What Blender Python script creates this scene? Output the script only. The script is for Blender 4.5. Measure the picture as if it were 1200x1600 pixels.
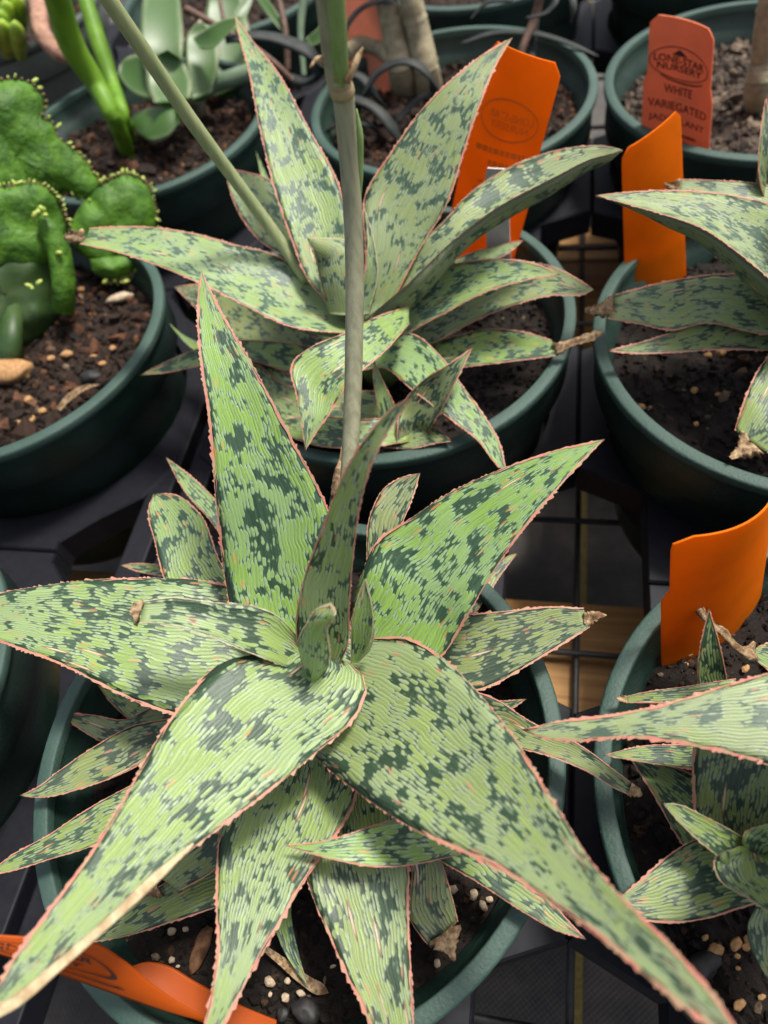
import bpy, bmesh, math, random
import numpy as np
from mathutils import Vector, Matrix, noise
random.seed(7)
for o in list(bpy.data.objects): bpy.data.objects.remove(o)
SC = bpy.context.scene
COL = SC.collection
# ---------------------------------------------------------------- camera
PR = .0825                       # pot rim radius, metres
ZR = .120                        # height of the pot rims above the bench wire
FPX = 1178.48                    # focal length in pixels of the 1200 x 1600 photograph
PITCH, ROLL = math.radians(54.509), math.radians(-14.963)
CAMZ = ZR + 2.72148 * PR
_f = np.array([0, math.cos(PITCH), -math.sin(PITCH)])
_r0 = np.array([1., 0, 0]); _u0 = np.cross(_r0, _f)
_r = math.cos(ROLL) * _r0 + math.sin(ROLL) * _u0
_u = -math.sin(ROLL) * _r0 + math.cos(ROLL) * _u0
CP = np.array([0, 0, CAMZ])
cam = bpy.data.cameras.new('camera')
camo = bpy.data.objects.new('camera', cam); COL.objects.link(camo)
camo.matrix_world = Matrix(((_r[0], _u[0], -_f[0], 0), (_r[1], _u[1], -_f[1], 0), (_r[2], _u[2], -_f[2], CAMZ), (0, 0, 0, 1)))
cam.sensor_fit = 'VERTICAL'; cam.sensor_height = 36; cam.sensor_width = 27
cam.lens = 36 * FPX / 1600
cam.clip_start = .005; cam.clip_end = 60
cam.dof.use_dof = True; cam.dof.focus_distance = .220; cam.dof.aperture_fstop = 11.5
SC.camera = camo
# ---------------------------------------------------------------- light
SUN_EL, SUN_AZ = math.radians(66), math.radians(76)      # azimuth from +Y towards +X
w = bpy.data.worlds.new('World'); SC.world = w; w.use_nodes = True
wn = w.node_tree
bg = wn.nodes['Background']
sky = wn.nodes.new('ShaderNodeTexSky'); sky.sky_type = 'NISHITA'; sky.sun_disc = False
sky.sun_elevation = SUN_EL; sky.sun_rotation = SUN_AZ; sky.dust_density = 4; sky.air_density = .8; sky.ozone_density = .6
hsv = wn.nodes.new('ShaderNodeHueSaturation'); hsv.inputs['Saturation'].default_value = .5   # milky greenhouse film
wn.links.new(sky.outputs[0], hsv.inputs['Color']); wn.links.new(hsv.outputs[0], bg.inputs[0]); bg.inputs[1].default_value = .15
sun = bpy.data.lights.new('sun', 'SUN'); sun.energy = 3.4; sun.angle = math.radians(10); sun.color = (1, .95, .87)
suno = bpy.data.objects.new('sun', sun); COL.objects.link(suno)
sd = Vector((math.cos(SUN_EL) * math.sin(SUN_AZ), math.cos(SUN_EL) * math.cos(SUN_AZ), math.sin(SUN_EL)))
suno.rotation_euler = sd.to_track_quat('Z', 'Y').to_euler(); suno.location = sd * 3
vs = SC.view_settings
vs.view_transform = 'Standard'; vs.look = 'None'; vs.gamma = 1; vs.use_curve_mapping = False; vs.exposure = .48
# ---------------------------------------------------------------- pixel helpers
def ray(x, y):
    return (x - 600) / FPX * _r - (y - 800) / FPX * _u + _f
def at(x, y, z):                 # point seen at pixel (x, y), z metres above the rim plane
    d = ray(x, y)
    return CP + d * ((z + ZR - CAMZ) / d[2])
def atd(x, y, depth): return CP + ray(x, y) * depth
def depth_of(p): return float((np.asarray(p) - CP) @ _f)
def upright(x, y, b):            # point seen at the pixel that stands straight above point b
    d = ray(x, y); h = d[:2]
    t = float(h @ (np.asarray(b)[:2] - CP[:2]) / (h @ h))
    return CP + d * t
E1 = np.array([math.cos(math.radians(-21.2)), math.sin(math.radians(-21.2))]); E2 = np.array([-E1[1], E1[0]])
A0 = np.array([-.559, 1.025]) * PR
def lat(a, b, z=0):              # bench grid coordinates (pot radii) -> world, z above rim plane
    p = A0 + PR * (a * E1 + b * E2)
    return np.array([p[0], p[1], z + ZR])
# ---------------------------------------------------------------- object helpers
def tag(o, label=None, cat=None, group=None, kind=None):
    if label: o['label'] = label
    if cat: o['category'] = cat
    if group: o['group'] = group
    if kind: o['kind'] = kind
    return o
def empty(name, loc, label, cat, group=None):
    o = bpy.data.objects.new(name, None); COL.objects.link(o)
    o.location = Vector(loc); o.empty_display_size = .01
    return tag(o, label, cat, group)
def link(name, me, mat, parent=None, smooth=True):
    o = bpy.data.objects.new(name, me); COL.objects.link(o)
    if mat and not me.materials: me.materials.append(mat)
    if smooth and me.polygons: me.polygons.foreach_set('use_smooth', [True] * len(me.polygons))
    if parent:
        o.parent = parent
        l = parent.location.copy(); p = parent.parent
        while p: l += p.location; p = p.parent
        o.location = -l
    return o
def mesh(name, v, f, mat, parent=None, smooth=True):
    me = bpy.data.meshes.new(name)
    me.from_pydata([tuple(map(float, p)) for p in v], [], f); me.update()
    return link(name, me, mat, parent, smooth)
def recalc(me):
    b = bmesh.new(); b.from_mesh(me); bmesh.ops.recalc_face_normals(b, faces=b.faces); b.to_mesh(me); b.free()
def catmull(P, n):
    P = np.asarray(P, float)
    d = np.concatenate([[0], np.cumsum(np.linalg.norm(np.diff(P[:, :2], axis=0), axis=1))]); d /= d[-1]
    t = np.linspace(0, 1, n); out = np.zeros((n, P.shape[1]))
    for k in range(P.shape[1]):
        y = P[:, k]; m = np.gradient(y, d) if len(P) > 2 else np.full(len(P), y[1] - y[0])
        i = np.clip(np.searchsorted(d, t, side='right') - 1, 0, len(P) - 2)
        h = d[i + 1] - d[i]; s = (t - d[i]) / h
        out[:, k] = (2*s**3-3*s**2+1)*y[i] + (s**3-2*s**2+s)*h*m[i] + (-2*s**3+3*s**2)*y[i+1] + (s**3-s**2)*h*m[i+1]
    return out
def interp(zs, n):
    zs = np.asarray(zs, float)
    if len(zs) < 3: return np.interp(np.linspace(0, 1, n), np.linspace(0, 1, len(zs)), zs)
    P = np.stack([np.linspace(0, 1, len(zs)), np.zeros(len(zs)), zs], 1)
    return catmull(P, n)[:, 2]
def unit(a): return a / (np.linalg.norm(a) + 1e-12)
def tube(name, P, rad, mat, parent=None, seg=14, cap=True, flat=1., upv=(0, 0, 1)):
    P = np.asarray(P, float); n = len(P); rad = np.broadcast_to(rad, (n,))
    v = []; f = []
    ref = np.asarray(upv, float)
    for i in range(n):
        t = unit(P[min(i + 1, n - 1)] - P[max(i - 1, 0)])
        a = np.cross(t, ref)
        if np.linalg.norm(a) < .05: a = np.cross(t, [1, 0, 0])
        a = unit(a); b = np.cross(a, t)
        for k in range(seg):
            q = 2 * math.pi * k / seg
            v.append(P[i] + rad[i] * (math.cos(q) * a + flat * math.sin(q) * b))
    for i in range(n - 1):
        for k in range(seg):
            f.append((i * seg + k, i * seg + (k + 1) % seg, (i + 1) * seg + (k + 1) % seg, (i + 1) * seg + k))
    if cap:
        f.append(tuple(range(seg))[::-1]); f.append(tuple((n - 1) * seg + k for k in range(seg)))
    o = mesh(name, v, f, mat, parent); recalc(o.data)
    return o
# ---------------------------------------------------------------- materials
class NG:
    def __init__(s, name):
        s.m = bpy.data.materials.new(name); s.m.use_nodes = True; s.t = s.m.node_tree
        s.b = s.t.nodes['Principled BSDF']; s.out = s.t.nodes['Material Output']
    def n(s, ty, props=None, **inp):
        d = s.t.nodes.new(ty)
        for k, v in (props or {}).items(): setattr(d, k, v)
        for k, v in inp.items():
            sk = d.inputs[int(k[1:])] if k[0] == 'i' and k[1:].isdigit() else d.inputs[k.replace('_', ' ')]
            s.put(sk, v)
        return d
    def put(s, sk, v):
        if hasattr(v, 'is_output'): s.t.links.new(v, sk)
        else:
            if isinstance(v, tuple) and len(v) == 3 and sk.type == 'RGBA': v = v + (1,)
            sk.default_value = v
    def mt(s, op, a, b=0., c=0., clamp=False):
        d = s.n('ShaderNodeMath', {'operation': op, 'use_clamp': clamp}, i0=a, i1=b, i2=c); return d.outputs[0]
    def vm(s, op, a, b):
        d = s.n('ShaderNodeVectorMath', {'operation': op}, i0=a, i1=b); return d.outputs[0]
    def mix(s, fac, a, b, mode='MIX'):
        d = s.n('ShaderNodeMix', {'data_type': 'RGBA', 'blend_type': mode})
        s.put(d.inputs[0], fac); s.put(d.inputs[6], a); s.put(d.inputs[7], b); return d.outputs[2]
    def smooth(s, x, lo, hi, a=0., b=1.):
        d = s.n('ShaderNodeMapRange', {'interpolation_type': 'SMOOTHSTEP'})
        for i, q in enumerate((x, lo, hi, a, b)): s.put(d.inputs[i], q)
        return d.outputs[0]
    def noise(s, vec, scale, detail=2., dims='3D', rough=.5):
        d = s.n('ShaderNodeTexNoise', {'noise_dimensions': dims}, Vector=vec, Scale=scale, Detail=detail, Roughness=rough)
        return d.outputs[0]
    def vor(s, vec, feat='F1', dims='2D', rnd=1., sm=None, scale=1.):
        d = s.n('ShaderNodeTexVoronoi', {'feature': feat, 'voronoi_dimensions': dims}, Vector=vec, Scale=scale, Randomness=rnd)
        if sm is not None: d.inputs['Smoothness'].default_value = sm
        return d
    def sep(s, v): return s.n('ShaderNodeSeparateXYZ', i0=v).outputs
    def comb(s, x, y, z=0.): return s.n('ShaderNodeCombineXYZ', i0=x, i1=y, i2=z).outputs[0]
    def ramp(s, fac, stops, interp='LINEAR'):
        d = s.n('ShaderNodeValToRGB', i0=fac); r = d.color_ramp; r.interpolation = interp
        while len(r.elements) < len(stops): r.elements.new(.5)
        for e, (p, c) in zip(r.elements, stops): e.position = p; e.color = c + (1,)
        return d.outputs[0]
    def bump(s, h, strength, dist):
        return s.n('ShaderNodeBump', Height=h, Strength=strength, Distance=dist).outputs[0]
    def fin(s, col, rough=.5, normal=None, spec=.5, **k):
        s.put(s.b.inputs['Base Color'], col); s.put(s.b.inputs['Roughness'], rough); s.put(s.b.inputs['Specular IOR Level'], spec)
        if normal is not None: s.put(s.b.inputs['Normal'], normal)
        for a, v in k.items(): s.put(s.b.inputs[a.replace('_', ' ')], v)
        return s.m
def obj_co(g): return g.n('ShaderNodeTexCoord').outputs['Object']

def leaf_material(name, light, pale, dark, thr=.468):
    g = NG(name)
    uv = g.n('ShaderNodeUVMap', {'uv_map': 'pat'}).outputs[0]
    nr = g.sep(g.n('ShaderNodeUVMap', {'uv_map': 'nrm'}).outputs[0])
    u01 = nr[0]; av = g.mt('ABSOLUTE', g.mt('MULTIPLY_ADD', nr[1], 2., -1.))
    # wobble the coordinates a little so that the streaks are not ruled
    wob = g.vm('MULTIPLY', g.vm('SUBTRACT', g.n('ShaderNodeTexNoise', {'noise_dimensions': '2D'}, Vector=uv, Scale=260., Detail=2.).outputs[1], (.5, .5, .5)), (.0024, .0008, 0))
    wob2 = g.vm('MULTIPLY', g.vm('SUBTRACT', g.n('ShaderNodeTexNoise', {'noise_dimensions': '2D'}, Vector=uv, Scale=75., Detail=1.).outputs[1], (.5, .5, .5)), (0, .0030, 0))
    p = g.vm('ADD', g.vm('ADD', uv, wob), wob2)
    SP = .00108                                         # the blade is built of fine lengthwise ribs
    pc = g.sep(p)
    rv = g.mt('DIVIDE', pc[1], SP)
    rib = g.mt('FLOOR', rv); fr = g.mt('SUBTRACT', rv, rib)
    prof = g.mt('SUBTRACT', 1., g.mt('POWER', g.mt('ABSOLUTE', g.mt('MULTIPLY_ADD', fr, 2., -1.)), 2.6))
    wn_ = g.n('ShaderNodeTexWhiteNoise', {'noise_dimensions': '1D'}, W=rib)
    rj = wn_.outputs[0]
    us = g.mt('MULTIPLY_ADD', g.mt('SUBTRACT', rj, .5), .0044, pc[0])
    vq = g.mt('MULTIPLY', g.mt('ADD', g.mt('MULTIPLY', rib, SP), g.mt('MULTIPLY', pc[1], 1.)), .5)
    band = g.noise(g.comb(g.mt('MULTIPLY', us, 170.), g.mt('MULTIPLY', vq, 115.)), 1., 2., '2D', .5)
    dash = g.noise(g.comb(g.mt('MULTIPLY', pc[0], 260.), g.mt('MULTIPLY', rib, 7.31)), 1., 1., '2D')
    big = g.noise(g.vm('MULTIPLY', p, (40., 30., 0)), 1., 1., '2D')
    fine = g.noise(g.vm('MULTIPLY', uv, (700., 1600., 0)), 1., 3., '2D', .65)
    zone = g.mt('ADD', g.mt('MULTIPLY', g.mt('SUBTRACT', band, thr), 2.4), g.mt('MULTIPLY', g.mt('SUBTRACT', dash, .5), 1.25))
    zone = g.mt('ADD', zone, g.mt('MULTIPLY', g.mt('SUBTRACT', big, .5), .5))
    zone = g.mt('ADD', zone, g.smooth(u01, .0, .35, .16, 0.))
    zone = g.mt('SUBTRACT', zone, g.smooth(av, .84, .98, 0., .30))
    zone = g.mt('MINIMUM', zone, .26)
    val = g.mt('ADD', g.mt('ADD', zone, g.mt('MULTIPLY', g.mt('SUBTRACT', prof, .75), .34)), g.mt('MULTIPLY', g.mt('SUBTRACT', fine, .5), .36))
    L = g.smooth(val, -.40, .44)
    ed = g.mt('MULTIPLY', g.mt('ADD', L, .3), prof)
    streak = g.noise(g.vm('MULTIPLY', p, (55., 1250., 0)), 1., 3., '2D')
    lt = g.mix(g.smooth(streak, .35, .65), light, tuple(c * .74 for c in light))
    lt = g.mix(g.smooth(g.noise(g.vm('MULTIPLY', uv, (30., 30., 0)), 1., 2., '2D'), .42, .7, 0., .5), lt, pale)
    dk = g.mix(g.smooth(streak, .3, .75), dark, tuple(c * 1.6 for c in dark))
    col = g.mix(g.smooth(L, .10, .58), dk, pale)
    col = g.mix(g.smooth(L, .48, .95), col, lt)
    col = g.mix(g.mt('MULTIPLY', g.smooth(prof, .55, .0), .24), col, tuple(c * 2.2 for c in dark))
    # orange dashes, thicker towards tip and margins
    v4 = g.vor(g.vm('MULTIPLY', p, (150., 620., 0)))
    c4 = g.sep(v4.outputs['Color'])[1]
    near = g.mt('ADD', g.smooth(u01, .35, .95, 0., .14), g.smooth(av, .6, .95, 0., .10))
    m4 = g.mt('MULTIPLY', g.smooth(v4.outputs['Distance'], .30, .16), g.mt('GREATER_THAN', c4, g.mt('SUBTRACT', .985, near)))
    col = g.mix(g.mt('MULTIPLY', m4, .7), col, (.42, .19, .08))
    # corky tan scars
    v3 = g.vor(g.vm('MULTIPLY', g.vm('ADD', uv, (.37, .11, 0)), (62., 640., 0)))
    c3 = g.mt('GREATER_THAN', g.sep(v3.outputs['Color'])[2], .972)
    m3 = g.mt('MULTIPLY', g.smooth(v3.outputs['Distance'], .34, .28), c3)
    m3b = g.mt('MULTIPLY', g.smooth(v3.outputs['Distance'], .24, .16), c3)
    col = g.mix(m3, col, (.20, .10, .045)); col = g.mix(m3b, col, (.48, .38, .25))
    # dusty bloom
    oi = g.n('ShaderNodeObjectInfo').outputs['Random']
    hs = g.n('ShaderNodeHueSaturation', Hue=g.mt('MULTIPLY_ADD', oi, .03, .487), Saturation=g.mt('MULTIPLY_ADD', oi, .16, .90), Value=g.mt('MULTIPLY_ADD', oi, .22, .88), Color=col)
    dust = g.smooth(g.noise(uv, 2600., 3., '2D', .7), .66, .80)
    col = g.mix(g.mt('MULTIPLY', dust, .35), hs.outputs[0], (.55, .60, .50))
    ribs = g.noise(g.vm('MULTIPLY', p, (60., 1100., 0)), 1., 1., '2D')
    h = g.mt('ADD', g.mt('MULTIPLY', ed, .9), g.mt('ADD', g.mt('MULTIPLY', ribs, .8), g.mt('MULTIPLY', m3, .6)))
    h = g.mt('ADD', h, g.mt('MULTIPLY', g.noise(uv, 1800., 2., '2D'), .25))
    return g.fin(col, g.mt('MULTIPLY_ADD', streak, .2, .36), g.bump(h, .36, .0003), .42,
                 Subsurface_Weight=.0)
M = {}
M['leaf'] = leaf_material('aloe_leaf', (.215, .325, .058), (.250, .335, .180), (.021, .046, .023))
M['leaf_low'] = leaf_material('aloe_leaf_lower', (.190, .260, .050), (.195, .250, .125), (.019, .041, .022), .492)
M['leaf_back'] = leaf_material('aloe_leaf_pale', (.225, .305, .085), (.260, .325, .180), (.034, .066, .040), .470)

def simple(name, col, rough=.5, nscale=None, col2=None, bump=0., bd=.0005, spec=.5, detail=4, lo=.35, hi=.65, stretch=(1, 1, 1), **k):
    g = NG(name); c = col; nrm = None
    if nscale:
        co = g.vm('MULTIPLY', obj_co(g), stretch)
        nz = g.noise(co, nscale, detail, '3D', .6)
        c = g.mix(g.smooth(nz, lo, hi), col, col2 or tuple(x * .6 for x in col))
        if bump: nrm = g.bump(nz, bump, bd)
    return g.fin(c, rough, nrm, spec, **k)
M['margin'] = simple('leaf_margin_pink', (.46, .160, .118), .6, 420, (.36, .22, .13), .4)
M['margin_olive'] = simple('leaf_margin_olive', (.20, .21, .10), .6, 420, (.26, .16, .09), .4)
M['margin_pale'] = simple('leaf_margin_pale', (.40, .40, .24), .55, 420, (.36, .26, .16), .4)
M['dry_pale'] = simple('dried_leaf_pale', (.50, .41, .25), .75, 300, (.34, .24, .13), .9, .0008, .2)
M['dry'] = simple('dried_leaf', (.42, .30, .175), .8, 520, (.15, .085, .042), 1., .0008, .2, stretch=(1, 1, .4))
M['stalk'] = simple('flower_stalk', (.300, .300, .190), .5, 160, (.215, .205, .130), .2, .0003, stretch=(3, 3, .25))
M['stalk_pale'] = simple('flower_stalk_pale', (.30, .33, .16), .5, 160, (.22, .27, .12), .2, .0003, stretch=(3, 3, .25))
M['stalk_green'] = simple('flower_stalk_green', (.16, .27, .07), .45, 160, (.22, .31, .12), .2, .0003, stretch=(3, 3, .25))
M['stalk_tan'] = simple('stalk_scrape', (.42, .30, .16), .6, 300, (.30, .25, .13))
def pot_material(name, base, wear, r0=.32):
    g = NG(name); co = obj_co(g)
    n1 = g.noise(co, 45., 4., '3D', .6); n2 = g.noise(co, 900., 2.); n3 = g.noise(co, 240., 5., '3D', .7)
    col = g.mix(g.smooth(n1, .4, .7), base, wear)
    col = g.mix(g.smooth(n3, .70, .78, 0., .5), col, tuple(c * 1.8 for c in wear))
    return g.fin(col, g.mt('MULTIPLY_ADD', n1, .25, r0), g.bump(g.mt('ADD', g.mt('MULTIPLY', n2, 1.6), g.mt('MULTIPLY', n3, .6)), .35, .0004), .45)
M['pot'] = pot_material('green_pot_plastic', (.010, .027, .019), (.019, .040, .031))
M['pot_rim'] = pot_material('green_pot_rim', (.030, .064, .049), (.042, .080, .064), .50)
M['pot_grey_rim'] = pot_material('grey_pot_rim', (.05, .065, .055), (.07, .085, .075), .5)
M['pot_grey'] = pot_material('grey_green_pot_plastic', (.12, .14, .12), (.14, .16, .14))
def soil_material(name, dark, mid, hot):
    g = NG(name); co = obj_co(g)
    geo = g.n('ShaderNodeNewGeometry').outputs['Random Per Island']
    col = g.ramp(geo, [(0, dark), (.45, mid), (.72, tuple(c * 1.2 for c in mid)), (.86, hot), (.97, tuple(c * 1.25 for c in hot)), (1., (.30, .22, .14))])
    n = g.noise(co, 900., 4., '3D', .7)
    col = g.mix(g.smooth(n, .3, .7, 0., .6), col, dark)
    return g.fin(col, .8, g.bump(n, .8, .0008), .3)
M['soil'] = soil_material('potting_soil', (.006, .0045, .0035), (.012, .0075, .005), (.050, .025, .012))
M['soil_red'] = soil_material('potting_soil_barky', (.009, .006, .0045), (.028, .015, .009), (.13, .055, .025))
M['soil_grey'] = soil_material('potting_soil_pale', (.02, .015, .012), (.09, .065, .048), (.20, .145, .10))
M['pumice'] = simple('pumice', (.44, .26, .12), .85, 700, (.32, .17, .07), .7, .0008, .2)
M['pumice_pale'] = simple('pumice_pale', (.52, .42, .30), .85, 700, (.36, .26, .17), .7, .0008, .2)
M['bark'] = simple('bark_chip', (.17, .085, .042), .8, 300, (.06, .03, .017), .8, .001, .2, stretch=(1, 1, .3))
M['dark_stone'] = simple('dark_stone', (.020, .019, .018), .6, 300, (.012, .011, .010), .4)
M['tray'] = simple('black_tray_plastic', (.0058, .0064, .0105), .6, 220, (.009, .010, .014), .15, .0004, .25)
M['wire'] = simple('black_wire', (.014, .014, .015), .45, 200, (.03, .03, .03), .2)
def plank_material():
    g = NG('bench_wood'); co = obj_co(g)
    s = g.sep(co)
    n = g.noise(g.comb(g.mt('MULTIPLY', s[0], 4.), g.mt('MULTIPLY', s[1], 120.), s[2]), 1.5, 5., '3D', .6)
    col = g.mix(g.smooth(n, .35, .68), (.46, .25, .085), (.26, .125, .042))
    return g.fin(col, .6, g.bump(n, .3, .001), .3)
M['plank'] = plank_material()
def cloth_material():
    g = NG('woven_ground_cloth'); co = obj_co(g); s = g.sep(co)
    wv = g.mt('MULTIPLY', g.mt('SINE', g.mt('MULTIPLY', s[0], 2200.)), g.mt('SINE', g.mt('MULTIPLY', s[1], 2200.)))
    n = g.noise(co, 14., 5., '3D', .65)
    col = g.mix(g.smooth(n, .40, .72), (.034, .032, .030), (.105, .088, .073))
    return g.fin(col, .55, g.bump(wv, .25, .0006), .4)
M['cloth'] = cloth_material()
M['stripe'] = simple('yellow_weave', (.26, .19, .035), .6, 500, (.16, .11, .02), .6)
def tag_material(name, col, trans):
    g = NG(name)
    n = g.noise(obj_co(g), 60., 3.)
    n2 = g.noise(obj_co(g), 700., 3., '3D', .7)
    c = g.mix(g.smooth(n, .3, .7), col, tuple(x * .90 for x in col))
    c = g.mix(g.smooth(n2, .68, .78, 0., .25), c, tuple(min(1, x * .6 + .08) for x in col))
    g.fin(c, .5, g.bump(n, .12, .002), .22)
    tr = g.n('ShaderNodeBsdfTranslucent', Color=c)
    mx = g.n('ShaderNodeMixShader', i0=trans, i1=g.b.outputs[0], i2=tr.outputs[0])
    g.t.links.new(mx.outputs[0], g.out.inputs[0]); return g.m
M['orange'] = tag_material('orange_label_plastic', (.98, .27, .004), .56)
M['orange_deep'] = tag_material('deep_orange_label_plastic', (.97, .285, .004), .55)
M['orange_shade'] = tag_material('shaded_orange_label_plastic', (.40, .066, .003), .12)  # orange plastic with the bent label's shade put into the colour
M['salmon'] = tag_material('salmon_label_plastic', (.90, .285, .135), .30)
M['pink'] = tag_material('pale_salmon_label_plastic', (.90, .44, .29), .45)
M['white'] = simple('white_label_plastic', (.78, .76, .70), .5, 100, (.68, .66, .60))
M['ink'] = simple('black_ink', (.03, .012, .008), .6)
M['ink_faint'] = simple('ink_showing_through', (.74, .15, .003), .6)
M['cactus'] = simple('crested_cactus_skin', (.072, .175, .012), .55, 110, (.032, .092, .008), .8, .0030, .3)
M['cactus_dark'] = simple('cactus_old_skin', (.024, .060, .012), .5, 60, (.040, .075, .018), .3, .001)
M['leaflet'] = simple('cactus_leaflets', (.42, .50, .10), .5, 800, (.32, .42, .08))
M['spines'] = simple('crest_brown', (.075, .045, .014), .7, 900, (.16, .12, .04))
M['green_stem'] = simple('smooth_green_stem', (.135, .270, .018), .5, 90, (.085, .19, .012), .3, .0008, .3, stretch=(1, 1, .3))
def jade_material():
    g = NG('variegated_jade_leaf')
    nr = g.sep(g.n('ShaderNodeUVMap', {'uv_map': 'nrm'}).outputs[0]); av = g.mt('ABSOLUTE', g.mt('MULTIPLY_ADD', nr[1], 2., -1.))
    n = g.noise(obj_co(g), 70., 3.)
    k = g.mt('MAXIMUM', av, g.mt('MULTIPLY', g.smooth(nr[0], .7, 1.), 1.))
    k = g.mt('ADD', k, g.mt('MULTIPLY', g.mt('SUBTRACT', n, .5), .5))
    col = g.mix(g.smooth(k, .62, .98), (.048, .105, .024), (.13, .18, .085))
    col = g.mix(g.smooth(k, .95, 1.06), col, (.42, .38, .24))
    col = g.mix(g.smooth(k, 1.08, 1.16), col, (.45, .14, .12))
    return g.fin(col, .4, g.bump(n, .1, .001), .4)
M['jade'] = jade_material()
M['strap'] = simple('dark_strap_leaf', (.016, .020, .019), .6, 200, (.028, .032, .028), .2, .0005, .3)
M['grey_leaf'] = simple('grey_green_leaf', (.16, .22, .14), .5, 120, (.11, .17, .10), .2)
M['trunk'] = simple('tan_trunk', (.36, .31, .20), .7, 160, (.24, .20, .12), .6, .001, .3)
M['pink_bark'] = simple('pinkish_bark', (.42, .24, .17), .8, 260, (.24, .13, .09), .9, .0015, .2)
M['twig'] = simple('brown_twig', (.15, .085, .06), .7, 300, (.08, .045, .03), .6)
M['lime'] = simple('lime_leaf', (.36, .50, .05), .5, 60, (.20, .33, .03))

# ---------------------------------------------------------------- bench, cloth, trays
def quad_box(c, ax, ay, az):     # box from centre and three half-extent vectors
    c = np.asarray(c, float); v = []
    for sx in (-1, 1):
        for sy in (-1, 1):
            for sz in (-1, 1): v.append(c + sx * ax + sy * ay + sz * az)
    return v, [(0, 1, 3, 2), (4, 6, 7, 5), (0, 4, 5, 1), (2, 3, 7, 6), (0, 2, 6, 4), (1, 5, 7, 3)]
e1 = np.array([*E1, 0]); e2 = np.array([*E2, 0]); ez = np.array([0, 0, 1.])
ANG = math.radians(-21.2)
ZW = -.122                                   # wires
ZC = -.21                                    # cloth
c0 = lat(1, 3, ZC)
cl = mesh('ground_cloth', [(-2.5, -2.5, 0), (2.5, -2.5, 0), (2.5, 2.5, 0), (-2.5, 2.5, 0)], [(0, 1, 2, 3)], M['cloth'])
cl.location = c0; cl.rotation_euler[2] = ANG; tag(cl, kind='structure')
def local_box(name, c, size, mat, parent=None, bev=0.):
    b = bmesh.new(); bmesh.ops.create_cube(b, size=1)
    for v in b.verts: v.co = Vector((v.co.x * size[0], v.co.y * size[1], v.co.z * size[2]))
    if bev: bmesh.ops.bevel(b, geom=list(b.edges), offset=bev, segments=2, affect='EDGES', profile=.6)
    me = bpy.data.meshes.new(name); b.to_mesh(me); b.free()
    o = link(name, me, mat, None, False); o.location = Vector(c); o.rotation_euler[2] = ANG
    if parent:
        o.parent = parent; o.location = Vector(c) - parent.location
    return o
_sx = (np.asarray(at(903, 1530, ZC))[:2] - A0) / PR @ E1
for k, x in enumerate((_sx, _sx - 3.35, _sx + 3.35)):                # yellow threads woven into the cloth
    s = local_box('cloth_stripe', lat(x, 3, ZC + .0012), (.0042, 5, .0012), M['stripe']); s.parent = cl
    s.location = cl.matrix_basis.to_3x3().inverted() @ (Vector(lat(x, 3, ZC + .0012)) - cl.location); s.rotation_euler = (0, 0, 0)
def latof(p):
    d = (np.asarray(p)[:2] - A0) / PR; return float(d @ E1), float(d @ E2)
# boards of the bench frame under the wire
gp = 'boards of the bench frame'
def plank(b0, b1, z, label):
    o = local_box('bench_board', lat(1, (b0 + b1) / 2, z), (2.2, abs(b1 - b0) * PR, .02), M['plank'], None, .002)
    tag(o, label, 'board', gp)
yk = latof(at(900, 1025, ZW))[1]                          # a wire crossing seen on the board
yb = latof(at(990, 962, ZW - .014))[1]; ya = latof(at(900, 1105, ZW - .014))[1]
plank(ya - .15, yb, ZW - .014, 'brown wooden board under the wire between the front potted aloe and its neighbour')
yb2 = latof(at(910, 374, ZW - .014))[1]; ym = latof(at(905, 403, ZW - .014))[1]
plank(ym + .03, yb2, ZW - .014, 'sunlit yellow wooden board under the wire, farther of two side by side')
plank(ym - 1.0, ym - .03, ZW - .014, 'sunlit yellow wooden board under the wire, nearer of two side by side')
bench = empty('wire_bench', lat(1, 3, ZW), 'black wire mesh bench top of square openings under the plant trays', 'bench')
wx = latof(at(902, 900, ZW))[0]
sp = .0755 / PR
WL = 1.7
wme = {}
def wire(a, b, along2, r=.0016):
    key = (along2, r)
    c = lat(a, b, ZW + (0 if along2 else .0031))
    if key not in wme:
        P = [np.array([0, y, 0]) for y in (-WL / 2, WL / 2)] if along2 else [np.array([x, 0, 0]) for x in (-WL / 2, WL / 2)]
        o = tube('wire', P, r, M['wire'], None, 8); wme[key] = o.data
    else:
        o = bpy.data.objects.new('wire', wme[key]); COL.objects.link(o)
    o.location = Vector(c) - bench.location; o.rotation_euler[2] = ANG; o.parent = bench
for k in range(-8, 10): wire(wx + k * sp, 3, True)
for k in range(-9, 12): wire(1, yk + k * sp, False)

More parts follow.
